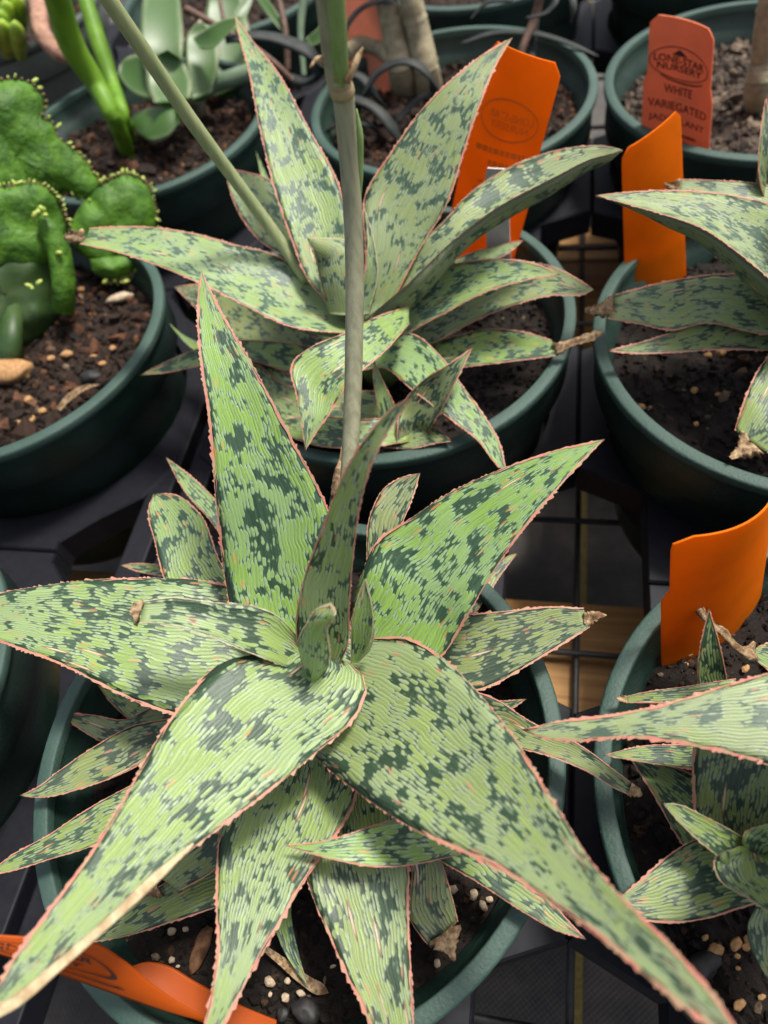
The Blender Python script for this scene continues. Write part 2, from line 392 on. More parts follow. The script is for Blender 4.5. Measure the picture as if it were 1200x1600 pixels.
ZT = -.052                                   # top of the carrying trays
def tray_cell(parent, a, b, left, right, front, back, holes=True):
    """one cell: a plate with a round hole for the pot and chamfered openings at its corners"""
    def corner(hx, hy, sx, sy):
        if hx in (1.0, 1.17, 1.02, 1.25):      # the side where two trays meet: a ring round the pot, then an open corner
            return [(sx * hx, 0), (sx * hx, sy * .48), (sx * .87, sy * .70), (sx * .65, sy * .86), (sx * .47, sy * (hy - .06)), (sx * .47, sy * hy), (0, sy * hy)]
        ix = hx - .34 if hx < 1.1 else hx - .52
        return [(sx * hx, 0), (sx * hx, sy * (hy - .68)), (sx * ix, sy * (hy - .53)), (sx * ix, sy * (hy - .09)), (sx * (ix - .0), sy * hy), (0, sy * hy)]
    q1 = corner(right, back, 1, 1); q2 = corner(left, back, -1, 1)[::-1]; q3 = corner(left, front, -1, -1); q4 = corner(right, front, 1, -1)[::-1]
    poly = q1[:-1] + q2[:-1] + q3[:-1] + q4[:-1]
    out = []
    for i in range(len(poly)):
        p = np.array(poly[i]); q = np.array(poly[(i + 1) % len(poly)])
        for s in (0, .34, .67): out.append(p + (q - p) * s)
    ri = .895; n = len(out); v = []; f = []
    loops = []
    for (fn, z) in ((lambda p: p / np.linalg.norm(p) * ri * .965, ZT - .030), (lambda p: p / np.linalg.norm(p) * ri, ZT), (lambda p: p - p / np.linalg.norm(p) * .012, ZT), (lambda p: p, ZT - .001), (lambda p: p, ZT - .016)):
        loops.append([lat(a + fn(p)[0], b + fn(p)[1], z) for p in out])
    for lp in loops: v += lp
    for k in range(len(loops) - 1):
        for i in range(n):
            j = (i + 1) % n; f.append((k * n + i, k * n + j, (k + 1) * n + j, (k + 1) * n + i))
    o = mesh('tray_cell', v, f, M['tray'], parent, False); recalc(o.data)
    md = o.modifiers.new('thickness', 'SOLIDIFY'); md.thickness = .0016; md.offset = -1
    return o
POTS = dict(A=(0, 0), B=(0, 2.32), F=(.11, 4.59), K=(.1, 6.87), E=(2.09, .05), C=(2.08, 2.21), G=(2.145, 4.59), L=(2.15, 6.85),
            J=(-2.30, -.05), D=(-2.325, 2.20), H=(-2.25, 4.49))
def carry_tray(cells, label):
    t = empty('plant_tray', lat(*cells[0][:2], ZT), label, 'tray', 'black carrying trays')
    for c in cells: tray_cell(t, *c)
carry_tray([(0, 0, 1.17, 1.045, 1.12, 1.15), (0, 2.30, 1.17, 1.045, 1.15, 1.13), (.08, 4.57, 1.25, 1.03, 1.13, 1.13),
            (.08, 6.85, 1.25, 1.03, 1.14, 1.13),
            (2.09, .05, 1.04, 1.12, 1.17, 1.08), (2.09, 2.23, 1.04, 1.12, 1.09, 1.17), (2.13, 4.57, 1.01, 1.12, 1.16, 1.13), (2.13, 6.85, 1.01, 1.12, 1.14, 1.13)],
           'black plastic carrying tray with cut-out openings holding the spotted aloe pots')
carry_tray([(-2.30, 0, 1.15, 1.0, 1.12, 1.10), (-2.31, 2.20, 1.15, 1.0, 1.09, 1.14), (-2.27, 4.48, 1.15, 1.02, 1.13, 1.13), (-2.25, 6.75, 1.15, 1.02, 1.13, 1.13), (-4.55, 6.75, 1.15, 1.14, 1.13, 1.13), (-4.58, 4.48, 1.15, 1.15, 1.13, 1.13)],
           'black plastic carrying tray holding the crested cactus pot')
for tr_, a_ in zip([o for o in list(COL.objects) if o.name.startswith('plant_tray')], (-1.14, -1.35)):
    e_ = local_box('tray_edge', lat(a_, 2.9, ZT - .009), (.15 * PR, 11.4 * PR, .016), M['tray'], tr_, .001)

# ---------------------------------------------------------------- pots and soil
def lathe(name, prof, c, mat, parent, seg=96):
    v = []; f = []
    n = len(prof)
    for k in range(seg):
        q = 2 * math.pi * k / seg
        for r, z in prof: v.append((c[0] + r * math.cos(q), c[1] + r * math.sin(q), c[2] + z))
    for k in range(seg):
        j = (k + 1) % seg
        for i in range(n - 1): f.append((k * n + i, j * n + i, j * n + i + 1, k * n + i + 1))
    o = mesh(name, v, f, mat, parent); recalc(o.data)
    return o
def make_pot(name_loc, label, mat='pot', scale=1., dz=0.):
    c = np.array(name_loc, float); c[2] += dz
    R = PR * scale
    t = empty('plant_pot', (c[0], c[1], c[2] - .117), label, 'plant pot', 'round plastic plant pots')
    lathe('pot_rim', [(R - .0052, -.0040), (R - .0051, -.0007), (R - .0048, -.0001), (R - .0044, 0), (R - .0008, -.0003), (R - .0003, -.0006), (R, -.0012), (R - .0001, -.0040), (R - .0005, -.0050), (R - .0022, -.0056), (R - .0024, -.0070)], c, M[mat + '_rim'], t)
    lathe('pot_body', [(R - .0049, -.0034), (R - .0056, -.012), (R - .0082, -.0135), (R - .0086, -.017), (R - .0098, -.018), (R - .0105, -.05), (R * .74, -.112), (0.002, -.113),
                       (.002, -.1165), (R * .765, -.1165), (R * .775, -.113), (R - .0078, -.030), (R - .0070, -.0275), (R - .0040, -.0262), (R - .0022, -.0245), (R - .0024, -.0069)], c, M[mat], t)
    return t
def hash2(x, y, s): return noise.noise(Vector((x * 60, y * 60, s))) * .004 + noise.noise(Vector((x * 190, y * 190, s + 5))) * .0022 + noise.noise(Vector((x * 520, y * 520, s))) * .001
ICO = None
def ico():
    global ICO
    if ICO is None:
        b = bmesh.new(); bmesh.ops.create_icosphere(b, subdivisions=1, radius=1)
        ICO = (np.array([v.co[:] for v in b.verts]), [[v.index for v in f.verts] for f in b.faces]); b.free()
    return ICO
def rot_rand(rs):
    q = rs.normal(size=4); q /= np.linalg.norm(q); a, b, c, d = q
    return np.array([[a*a+b*b-c*c-d*d, 2*(b*c-a*d), 2*(b*d+a*c)], [2*(b*c+a*d), a*a-b*b+c*c-d*d, 2*(c*d-a*b)], [2*(b*d-a*c), 2*(c*d+a*b), a*a-b*b-c*c+d*d]])
SOILZ = -.020
def make_soil(c, label, mat, seed, n=1100, scale=1., dz=0., depth=SOILZ, big=1.):
    rs = np.random.RandomState(seed); R = PR * scale - .0088
    v = []; f = []
    NR, NS = 34, 90
    cx, cy, cz = c[0], c[1], c[2] + dz + depth
    for i in range(NR + 1):
        for k in range(NS):
            r = R * (i / NR) ** .8; q = 2 * math.pi * k / NS
            x, y = cx + r * math.cos(q), cy + r * math.sin(q)
            v.append((x, y, cz + hash2(x, y, seed)))
    for i in range(NR):
        for k in range(NS):
            j = (k + 1) % NS; f.append((i * NS + k, i * NS + j, (i + 1) * NS + j, (i + 1) * NS + k))
    iv, jf = ico()
    for _ in range(n):
        r = R * math.sqrt(rs.rand()) * .985; q = rs.rand() * 2 * math.pi
        x, y = cx + r * math.cos(q), cy + r * math.sin(q)
        s = big * .0017 * math.exp(rs.normal() * .42)
        sc = s * np.array([1, .45 + .5 * rs.rand(), .35 + .5 * rs.rand()])
        vv = (iv * (1 + .28 * rs.normal(size=(len(iv), 1)).clip(-1.2, 1.2))) * sc @ rot_rand(rs).T
        m = min(r, R - s) / max(r, 1e-6); x, y = cx + (x - cx) * m, cy + (y - cy) * m
        o = len(v); z = cz + hash2(x, y, seed) + s * .25 * rs.rand()
        v += [tuple(p) for p in vv + np.array([x, y, z])]
        f += [tuple(o + a for a in t) for t in jf]
    me = bpy.data.meshes.new('soil'); me.from_pydata(v, [], f); me.update()
    o = link('soil', me, M[mat], None, False)
    return tag(o, label, 'soil', 'potting soil', 'stuff')
POTC = {k: lat(*p) for k, p in POTS.items()}
LBL = dict(A='dark green pot holding the large spotted aloe with the thick flower stalk', B='dark green pot of the spotted aloe standing behind the stalk, white stake inside',
           C='dark green pot of the aloe with a plain bright orange label at its rim', D='dark green pot holding the bright green crested cactus',
           E='dark green pot of the shaded aloe and pup, curved orange label inside', F='dark green pot with tan ringed trunks and black strap leaves',
           G='dark green pot holding the printed salmon plant label', H='dark green pot holding smooth green stems and a jade plant',
           J='dark green pot beside the crested cactus pot, under a spotted aloe leaf', K='dark green pot behind the pot with the tan ringed trunks', L='dark green pot behind the pot with the printed salmon label')
for k, c in POTC.items():
    make_pot(c, LBL[k])
SL = dict(A=('soil', 'dark crumbly potting soil under the large spotted aloe'), B=('soil', 'dark potting soil under the spotted aloe beside the white stake'), C=('soil', 'dark potting soil beside the plain bright orange label'),
          D=('soil_red', 'reddish barky potting soil under the crested cactus'), E=('soil', 'dark potting soil with pumice beneath the shaded aloe pup'), F=('soil_red', 'brown barky soil around the tan ringed trunks'),
          G=('soil_grey', 'pale greyish barky soil behind the printed salmon label'), H=('soil_red', 'brown barky soil under the smooth green stems'), J=('soil', 'dark soil in the pot under the wide aloe leaf'),
          K=('soil_red', 'brown soil in the pot behind the tan trunks'), L=('soil_grey', 'pale barky soil in the pot behind the printed label'))
for i, (k, c) in enumerate(POTC.items()):
    make_soil(c, SL[k][1], SL[k][0], 11 + i, 2200 if k in 'ABCDEFGH' else 600, big=1.15 if k in 'DGHF' else .72)

# ---------------------------------------------------------------- leaves
LEAFN = [0]
def leaf(parent, L, R, z, tip=None, name='leaf', mat='leaf', margin='margin', chan=.12, th=.006, roll=0., face=.35, dry=None, N=30, Mc=11,
         teeth=1., dryw=None, bulge=2.4, label=None, wav=.0):
    LEAFN[0] += 1; rs = np.random.RandomState(LEAFN[0])
    L = list(L); R = list(R)
    if tip is not None: L = L + [tip]; R = R + [tip]
    PL = catmull(L, N); PRr = catmull(R, N); zz = interp(z, N)
    if tip is not None:          # keep outlines from crossing near the tip
        PL[-1] = PRr[-1] = tip
    C = (PL + PRr) / 2
    P = np.array([at(C[i, 0], C[i, 1], zz[i]) for i in range(N)])
    T = np.array([unit(P[min(i + 1, N - 1)] - P[max(i - 1, 0)]) for i in range(N)])
    for _ in range(2): T = np.array([unit(T[max(i - 1, 0)] + T[i] * 2 + T[min(i + 1, N - 1)]) for i in range(N)])
    E = np.zeros((N, 2, 3)); NN = np.zeros((N, 3))
    for i in range(N):
        t = T[i]; vd = unit(CP - P[i])
        ng = np.array([0, 0, 1.]) - t * t[2]
        nv = vd - t * (vd @ t)
        n = unit((1 - face) * unit(ng) * min(1, np.linalg.norm(ng) * 2) + face * unit(nv))
        if roll:
            a = math.radians(roll if not isinstance(roll, (list, tuple)) else np.interp(i / (N - 1), np.linspace(0, 1, len(roll)), roll))
            n = n * math.cos(a) + np.cross(t, n) * math.sin(a)
        NN[i] = n
        for k, q in enumerate((PL[i], PRr[i])):
            d = ray(*q); den = d @ n
            if abs(den) < .22: den = .22 * (1 if den > 0 else -1)
            s = ((P[i] - CP) @ n) / den
            dep = (P[i] - CP) @ _f
            s = min(max(s, dep * .80), dep * 1.22)
            E[i, k] = CP + d * s
    # soft irregularity of the blade
    ss = np.concatenate([[0], np.cumsum(np.linalg.norm(np.diff(P, axis=0), axis=1))]); length = ss[-1]
    wid = np.linalg.norm(E[:, 0] - E[:, 1], axis=1) / 2; wmax = wid.max()
    uo, vo = rs.rand() * 9, rs.rand() * 9
    top = np.zeros((N, Mc, 3)); bot = np.zeros((N, Mc, 3)); vv = np.linspace(-1, 1, Mc)
    for i in range(N):
        s = i / (N - 1); thk = th * (1 - .72 * s) * min(1, wid[i] / (.35 * wmax + 1e-9))
        for k, q in enumerate(vv):
            p = E[i, 0] * (1 - q) / 2 + E[i, 1] * (1 + q) / 2
            wv = wav * noise.noise(Vector((ss[i] * 55 + uo, q * .8, vo))) * wid[i]
            p = p + NN[i] * (-chan * wid[i] * (1 - q * q) + wv)
            top[i, k] = p; bot[i, k] = p - NN[i] * thk * (1 - abs(q) ** bulge)
    v = []; f = []; uvp = []; uvn = []
    for i in range(N):
        for k in range(Mc): v.append(top[i, k]); uvp.append((uo + ss[i], vo + vv[k] * (.55 * wmax + .45 * wid[i]))); uvn.append((i / (N - 1), (vv[k] + 1) / 2))
    off = N * Mc
    idx = {}
    for i in range(N):
        for k in range(1, Mc - 1): idx[(i, k)] = len(v); v.append(bot[i, k]); uvp.append((uo + ss[i] + 3.3, vo + vv[k] * (.55 * wmax + .45 * wid[i]))); uvn.append((i / (N - 1), (vv[k] + 1) / 2))
    B = lambda i, k: i * Mc + k if k in (0, Mc - 1) else idx[(i, k)]
    for i in range(N - 1):
        for k in range(Mc - 1):
            f.append((i * Mc + k, i * Mc + k + 1, (i + 1) * Mc + k + 1, (i + 1) * Mc + k))
            f.append((B(i, k), B(i + 1, k), B(i + 1, k + 1), B(i, k + 1)))
    for i in (0, N - 1):
        for k in range(Mc - 1):
            a, b, c, d = i * Mc + k, i * Mc + k + 1, B(i, k + 1), B(i, k)
            q = [a] + [x for x in (b, c, d) if x != a]; q = list(dict.fromkeys(q))
            if len(q) >= 3: f.append(tuple(q))
    me = bpy.data.meshes.new(name); me.from_pydata([tuple(map(float, p)) for p in v], [], f); me.update()
    for nm, dat in (('pat', uvp), ('nrm', uvn)):
        ul = me.uv_layers.new(name=nm)
        li = np.zeros(len(me.loops), int); me.loops.foreach_get('vertex_index', li)
        ul.data.foreach_set('uv', np.asarray(dat, float)[li].ravel())
    o = link(name, me, M[mat], parent)
    if label: o['label'] = label
    # saw-toothed coloured margin
    if margin:
        mv = []; mf = []; msc = min(1., max(.42, wmax / .016))
        for k in (0, 1):
            pts = E[:, k]; oth = E[:, 1 - k]
            cs = np.concatenate([[0], np.cumsum(np.linalg.norm(np.diff(pts, axis=0), axis=1))])
            ns = max(12, int(cs[-1] / .00042))
            sm = np.linspace(0, cs[-1], ns)
            base = np.stack([np.interp(sm, cs, pts[:, j]) for j in range(3)], 1)
            inn = np.stack([np.interp(sm, cs, (unit_rows(oth - pts))[:, j]) for j in range(3)], 1)
            nn = np.stack([np.interp(sm, cs, NN[:, j]) for j in range(3)], 1)
            tt = np.stack([np.interp(sm, cs, T[:, j]) for j in range(3)], 1)
            wl = np.interp(sm, cs, wid); fr = sm / cs[-1]
            o0 = len(mv); ph = rs.rand() * 7
            nxt = 0.; toothlen = .002; tw = 1.; gap = 1.
            for i in range(ns):
                if sm[i] >= nxt:
                    toothlen = .0009 + .0024 * rs.rand() ** 2; nxt = sm[i] + toothlen; tw = .15 + 1.15 * rs.rand() ** 1.6; st = sm[i]
                    gap = 1. if noise.noise(Vector((sm[i] * 160, ph, 3))) > -.28 else .25
                x = (sm[i] - st) / toothlen
                saw = max(0, (x / .72 if x < .72 else (1 - x) / .28))
                fade = min(1, (1 - fr[i]) * 9 + .25) * min(1, .25 + fr[i] * 4)
                out = (.00012 + .00062 * saw * tw * teeth) * fade * (.45 + .55 * gap) * msc
                wi = msc * (.00036 + .00034 * (noise.noise(Vector((sm[i] * 260, ph, 1))) + .45)) * (.35 + .65 * gap)
                wi = max(.00015, min(wi, wl[i] * .8))
                b = base[i]; up = nn[i]
                mv.append(b + inn[i] * wi + up * .00016 - up * chan * 2 * wi)
                mv.append(b - inn[i] * out + tt[i] * out * .7)
                mv.append(b + inn[i] * wi * .6 - up * .00060)
                if i:
                    a = o0 + 3 * (i - 1); c = o0 + 3 * i
                    mf += [(a, c, c + 1, a + 1), (a + 1, c + 1, c + 2, a + 2), (a + 2, c + 2, c, a)]
        mo = mesh('leaf_margin', mv, mf, M[margin], o, False)
    if dry:                      # shrivelled brown end: list of (x, y, half width px, z)
        D = np.array(dry, float); n2 = 14
        q = catmull(D, n2); v = []; f = []; sg = 9
        for i in range(n2):
            p = at(q[i, 0], q[i, 1], q[i, 3]); pp = at(*(catmull(D, n2)[min(i + 1, n2 - 1)][[0, 1, 3]])); pm = at(*(q[max(i - 1, 0)][[0, 1, 3]]))
            t = unit(pp - pm); a = unit(np.cross(t, unit(CP - p))); b = np.cross(a, t)
            hw = q[i, 2] * depth_of(p) / FPX
            for k in range(sg):
                an = 2 * math.pi * k / sg
                m = 1 + .16 * rs.normal() * (0 if i == 0 else 1)
                v.append(p + hw * m * (math.cos(an) * a + .24 * math.sin(an) * b + .30 * math.sin(3 * an + i * .25) * b))
        for i in range(n2 - 1):
            for k in range(sg): f.append((i * sg + k, i * sg + (k + 1) % sg, (i + 1) * sg + (k + 1) % sg, (i + 1) * sg + k))
        f.append(tuple(range(sg))[::-1]); f.append(tuple((n2 - 1) * sg + k for k in range(sg)))
        d = mesh('dry_tip', v, f, M['dry'], o); recalc(d.data)
    return o
def unit_rows(a): return a / (np.linalg.norm(a, axis=1, keepdims=True) + 1e-9)
def stem_px(name, pts, mat, parent, seg=16, n=40, flat=1., capr=1.):
    """pts: (x, y, half width px, z above the rims)"""
    q = catmull(np.array(pts, float), n)
    P = np.array([at(a[0], a[1], a[3]) for a in q]); r = np.array([a[2] * depth_of(p) / FPX for a, p in zip(q, P)])
    return tube(name, P, r, M[mat], parent, seg, True, flat)
def stem_dp(name, pts, mat, parent, seg=18, n=60):
    """pts: (x, y, half width px, depth from camera)"""
    q = catmull(np.array(pts, float), n)
    P = np.array([atd(a[0], a[1], a[3]) for a in q]); r = np.array([a[2] * a[3] / FPX for a in q])
    return tube(name, P, r, M[mat], parent, seg)

def px_of(p):
    d = np.asarray(p, float) - CP; z = d @ _f
    return (600 + FPX * float(d @ _r) / z, 800 - FPX * float(d @ _u) / z)
def rosette_leaf(parent, c, ang, length, hw, z0, z1, **k):
    '''a leaf of the same plant given in world measures: direction, length, half width, heights above the rims'''
    a = math.radians(ang); d = np.array([math.cos(a), math.sin(a), 0]); q = np.array([-d[1], d[0], 0])
    L, R, zs = [], [], []
    for t in (0, .2, .45, .7, .88):
        z = z0 + (z1 - z0) * math.sin(t * math.pi / 2); w_ = hw * (.75 + .9 * t - 1.25 * t * t - .25 * t ** 6)
        p = np.array([c[0], c[1], ZR + z]) + d * length * (t + .03)
        L.append(px_of(p + q * w_)); R.append(px_of(p - q * w_)); zs.append(z)
    leaf(parent, L, R, zs + [z1], tip=px_of(np.array([c[0], c[1], ZR + z1]) + d * length * 1.03), **k)
GP = 'spotted aloe plants in pots'
# ---- the large aloe (pot A)
PA = empty('aloe_plant', at(500, 1120, SOILZ), 'large spotted aloe with broad mottled leaves and thick grey-green flower stalk', 'aloe plant', GP)
tube('stem', [at(520, 1180, SOILZ - .01), at(512, 1130, .0), at(505, 1085, .02), at(500, 1060, .034)], [.010, .010, .008, .004], M['stalk_green'], PA)
lf = lambda *a, **k: leaf(PA, *a, **k)
# low old leaves first
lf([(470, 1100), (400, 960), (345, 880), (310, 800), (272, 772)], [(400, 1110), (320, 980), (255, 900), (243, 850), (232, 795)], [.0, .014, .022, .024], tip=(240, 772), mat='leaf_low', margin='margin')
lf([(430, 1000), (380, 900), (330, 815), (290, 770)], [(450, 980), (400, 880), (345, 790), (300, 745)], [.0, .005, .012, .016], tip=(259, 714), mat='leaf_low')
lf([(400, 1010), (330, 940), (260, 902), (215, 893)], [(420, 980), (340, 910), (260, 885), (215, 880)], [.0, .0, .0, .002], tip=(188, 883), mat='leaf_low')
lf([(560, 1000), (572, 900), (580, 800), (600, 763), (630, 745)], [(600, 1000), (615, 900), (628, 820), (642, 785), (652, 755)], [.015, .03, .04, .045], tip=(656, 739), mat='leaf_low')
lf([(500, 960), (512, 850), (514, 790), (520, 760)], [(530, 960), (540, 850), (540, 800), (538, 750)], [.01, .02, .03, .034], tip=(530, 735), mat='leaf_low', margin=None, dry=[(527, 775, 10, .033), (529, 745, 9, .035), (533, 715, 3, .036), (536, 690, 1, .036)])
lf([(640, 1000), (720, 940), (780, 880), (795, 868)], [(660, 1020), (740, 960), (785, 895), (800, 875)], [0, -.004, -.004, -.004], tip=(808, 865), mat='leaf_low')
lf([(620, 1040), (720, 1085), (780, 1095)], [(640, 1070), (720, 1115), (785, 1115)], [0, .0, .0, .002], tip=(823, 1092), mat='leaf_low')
lf([(560, 1010), (640, 975), (715, 962), (790, 955), (860, 948), (912, 950)], [(600, 1090), (690, 1085), (760, 1075), (820, 1042), (880, 1006), (922, 980)], [.01, .012, .014, .016], mat='leaf_low', dry=[(912, 966, 9, .016), (922, 966, 11, .016), (930, 962, 8, .017), (948, 961, 1, .017)])
lf([(600, 1050), (700, 1070), (770, 1090), (830, 1128), (900, 1160), (960, 1203), (985, 1222)], [(590, 1120), (700, 1145), (790, 1165), (860, 1182), (920, 1207), (965, 1234), (985, 1243)], [.012, .012, .014, .014], mat='leaf_low', chan=.35, dry=[(984, 1233, 11, .014), (993, 1237, 9, .014), (1003, 1243, 2, .014)])
lf([(600, 1220), (700, 1285), (770, 1325), (830, 1375), (885, 1435)], [(590, 1270), (680, 1340), (745, 1378), (810, 1420), (868, 1453)], [.0, .006, .008, .008], tip=(916, 1468), mat='leaf_low')
lf([(430, 1120), (330, 1110), (240, 1105), (190, 1125), (150, 1118)], [(420, 1170), (320, 1165), (230, 1160), (175, 1165), (135, 1146)], [.0, -.002, -.004, -.002], tip=(91, 1112), mat='leaf_low')
lf([(420, 1110), (320, 1090), (230, 1080), (170, 1062)], [(410, 1160), (310, 1150), (230, 1140), (180, 1105)], [-.004, -.006, -.008, -.008], tip=(140, 1050), mat='leaf_low')
lf([(430, 1090), (340, 1100), (265, 1122), (205, 1135), (150, 1165), (90, 1206), (55, 1232)], [(440, 1150), (340, 1165), (245, 1180), (200, 1205), (130, 1231), (75, 1245), (50, 1246)], [.004, .004, .006, .008], tip=(30, 1243), mat='leaf_low')
lf([(420, 1160), (300, 1185), (215, 1222), (140, 1262), (70, 1308), (20, 1335)], [(420, 1230), (310, 1260), (210, 1293), (150, 1320), (70, 1345), (15, 1362)], [.006, .008, .010, .012], tip=(-22, 1368), mat='leaf_low')
lf([(420, 1200), (330, 1250), (260, 1300), (215, 1350)], [(440, 1270), (370, 1330), (320, 1370), (280, 1392)], [.008, .010, .010, .010], mat='leaf_low', dry=[(244, 1382, 22, .009), (236, 1388, 15, .009), (226, 1394, 7, .009), (216, 1400, 2, .009)])
lf([(430, 1260), (340, 1330), (260, 1378), (200, 1420)], [(450, 1340), (380, 1400), (325, 1422), (270, 1440), (200, 1462)], [.0, .003, .004, .005], tip=(135, 1474), mat='leaf_low')
lf([(470, 1330), (425, 1420), (440, 1480)], [(490, 1330), (455, 1420), (465, 1480)], [-.004, -.008, -.012, -.014], tip=(482, 1545), mat='leaf_low', margin=None)
lf([(560, 1200), (580, 1290), (640, 1345), (642, 1440), (668, 1476)], [(620, 1200), (650, 1280), (685, 1335), (706, 1400), (716, 1440)], [.004, .006, .004, .0, -.002], mat='leaf_low', dry=[(692, 1458, 28, -.002), (698, 1468, 24, -.002), (705, 1486, 9, -.003), (710, 1502, 2, -.004)])
lf([(470, 1200), (470, 1290), (482, 1380), (510, 1450), (540, 1520), (572, 1585), (595, 1650)], [(610, 1200), (630, 1280), (638, 1345), (638, 1430), (642, 1520), (646, 1600), (645, 1660)], [.012, .018, .016, .012, .006], tip=(628, 1740), mat='leaf', wav=.06)
lf([(390, 1150), (355, 1230), (342, 1310), (338, 1400), (340, 1480), (330, 1560), (320, 1610)], [(560, 1180), (555, 1250), (520, 1312), (478, 1372), (432, 1450), (392, 1520), (352, 1600)], [.018, .024, .028, .030, .030], tip=(326, 1650), mat='leaf', wav=.06)
lf([(730, 1280), (690, 1282), (640, 1278), (590, 1288), (530, 1308), (480, 1318)], [(720, 1335), (690, 1342), (640, 1352), (580, 1354), (530, 1345), (480, 1332)], [.018, .026, .030, .030], tip=(445, 1321), mat='leaf', chan=.2)
# dried fallen blade on the soil
leaf(PA, [(404, 1480), (436, 1508), (470, 1538), (498, 1555)], [(410, 1474), (450, 1500), (484, 1526), (508, 1540)], [-.013, -.015, -.017], tip=(514, 1552), name='dry_leaf', mat='dry', margin=None, th=.001, chan=.5)
# big leaves
lf([(470, 1010), (400, 930), (345, 912), (250, 904), (150, 906), (60, 917), (0, 928)], [(470, 1110), (370, 1118), (272, 1116), (200, 1090), (100, 1040), (0, 1002)], [.016, .028, .036, .040, .040], tip=(-70, 972), chan=.10, wav=.05)
lf([(430, 1030), (372, 980), (352, 900), (340, 800), (326, 650), (312, 550), (309, 470)], [(560, 1020), (535, 930), (515, 805), (455, 685), (395, 572), (347, 490)], [.022, .045, .068, .086, .100], tip=(314, 422), chan=.16, wav=.04)
lf([(540, 1000), (565, 900), (590, 845), (640, 812), (700, 772), (780, 735), (860, 706)], [(610, 1080), (690, 1026), (730, 962), (772, 890), (830, 812), (890, 742)], [.020, .034, .046, .056, .062], tip=(944, 686), chan=.14, wav=.05, roll=-8)
lf([(540, 990), (575, 1000), (622, 993), (680, 1020), (740, 1075), (800, 1150), (870, 1262), (940, 1370), (1010, 1440), (1080, 1512), (1130, 1575)],
   [(470, 1130), (488, 1175), (540, 1222), (600, 1266), (680, 1312), (760, 1346), (850, 1402), (950, 1474), (1030, 1542), (1100, 1598), (1140, 1640)], [.028, .044, .056, .068, .080, .088], tip=(1175, 1650), chan=.10, th=.009, wav=.06)
lf([(470, 1000), (400, 1022), (350, 1034), (290, 1092), (232, 1180), (190, 1256), (130, 1350), (70, 1430), (20, 1500)],
   [(545, 1035), (573, 1065), (562, 1110), (490, 1178), (400, 1252), (330, 1302), (240, 1374), (150, 1455), (70, 1532)], [.040, .050, .056, .060, .064], tip=(-25, 1585), chan=.08, th=.009, wav=.06)
# tan dried strip along the edge of that leaf
stem_px('dried_edge', [(302, 1318, 2, .0600), (240, 1374, 9, .0615), (170, 1440, 8, .0625), (90, 1510, 9, .063), (20, 1568, 10, .063), (-20, 1592, 7, .063)], 'dry_pale', PA, 10, 40, .35)
lf([(548, 1040), (552, 960), (562, 925)], [(560, 1035), (578, 1005), (583, 960)], [.040, .055, .066], tip=(571, 905), margin='margin_pale', chan=.3)
lf([(470, 1000), (430, 960), (400, 948), (340, 942), (260, 934), (222, 940)], [(505, 1062), (450, 1043), (380, 1016), (320, 992), (260, 976), (218, 973)], [.040, .052, .060, .064], margin='margin_pale', chan=.35, dry=[(219, 957, 16, .064), (213, 956, 17, .064), (207, 956, 8, .064), (202, 957, 2, .064)], wav=.05)
lf([(475, 1040), (463, 1000), (464, 955), (476, 900), (502, 830), (542, 730), (590, 660), (622, 630)], [(520, 1055), (540, 1020), (546, 940), (553, 860), (566, 775), (592, 700), (626, 645)], [.036, .060, .082, .100, .112], tip=(644, 622), chan=.36, th=.008, roll=[-10, 4, 14, 16], face=.6, bulge=2)
lf([(470, 1030), (466, 1000), (480, 972), (496, 950)], [(508, 1058), (516, 1020), (512, 985), (524, 957)], [.040, .058, .070, .076], tip=(516, 944), margin='margin_pale', chan=-.7, th=.010, face=.8)
# flower stalk
st = stem_dp('flower_stalk', [(520, 1000, 12, .228), (534, 880, 12, .228), (545, 740, 13, .226), (553, 550, 14, .215), (552, 350, 15, .198), (541, 200, 16, .180), (536, 140, 17.5, .172)], 'stalk', PA)
o = stem_dp('stalk_node', [(537, 152, 17.5, .1725), (535, 144, 20, .1715), (533, 136, 19.5, .170), (531, 118, 17, .168)], 'stalk_tan', PA, 18, 12); o.parent = st; o.location = (0, 0, 0)
o = stem_dp('stalk_shoot', [(533, 140, 12, .1705), (530, 80, 14, .160), (524, 0, 15, .149), (520, -40, 15, .144)], 'stalk_green', PA); o.parent = st; o.location = (0, 0, 0)
o = stem_dp('stalk_sheath', [(524, 140, 12, .1705), (516, 70, 15, .160), (508, 0, 15, .150), (502, -40, 15, .145)], 'stalk', PA); o.parent = st; o.location = (0, 0, 0)
for pts in ([(530, 122, 8, .166), (512, 98, 7, .1645), (498, 92, 5, .163), (484, 106, 1.5, .162)], [(541, 128, 7, .166), (553, 104, 6, .164), (562, 84, 4, .163), (567, 74, 1, .162)]):
    o = stem_dp('dry_bract', pts, 'dry', PA, 8, 16); o.parent = st; o.location = (0, 0, 0)
o = stem_dp('green_bract', [(560, 330, 3, .196), (562, 260, 6, .188), (561, 200, 5, .181), (557, 170, 1, .178)], 'stalk_green', PA, 8, 20); o.parent = st; o.location = (0, 0, 0)

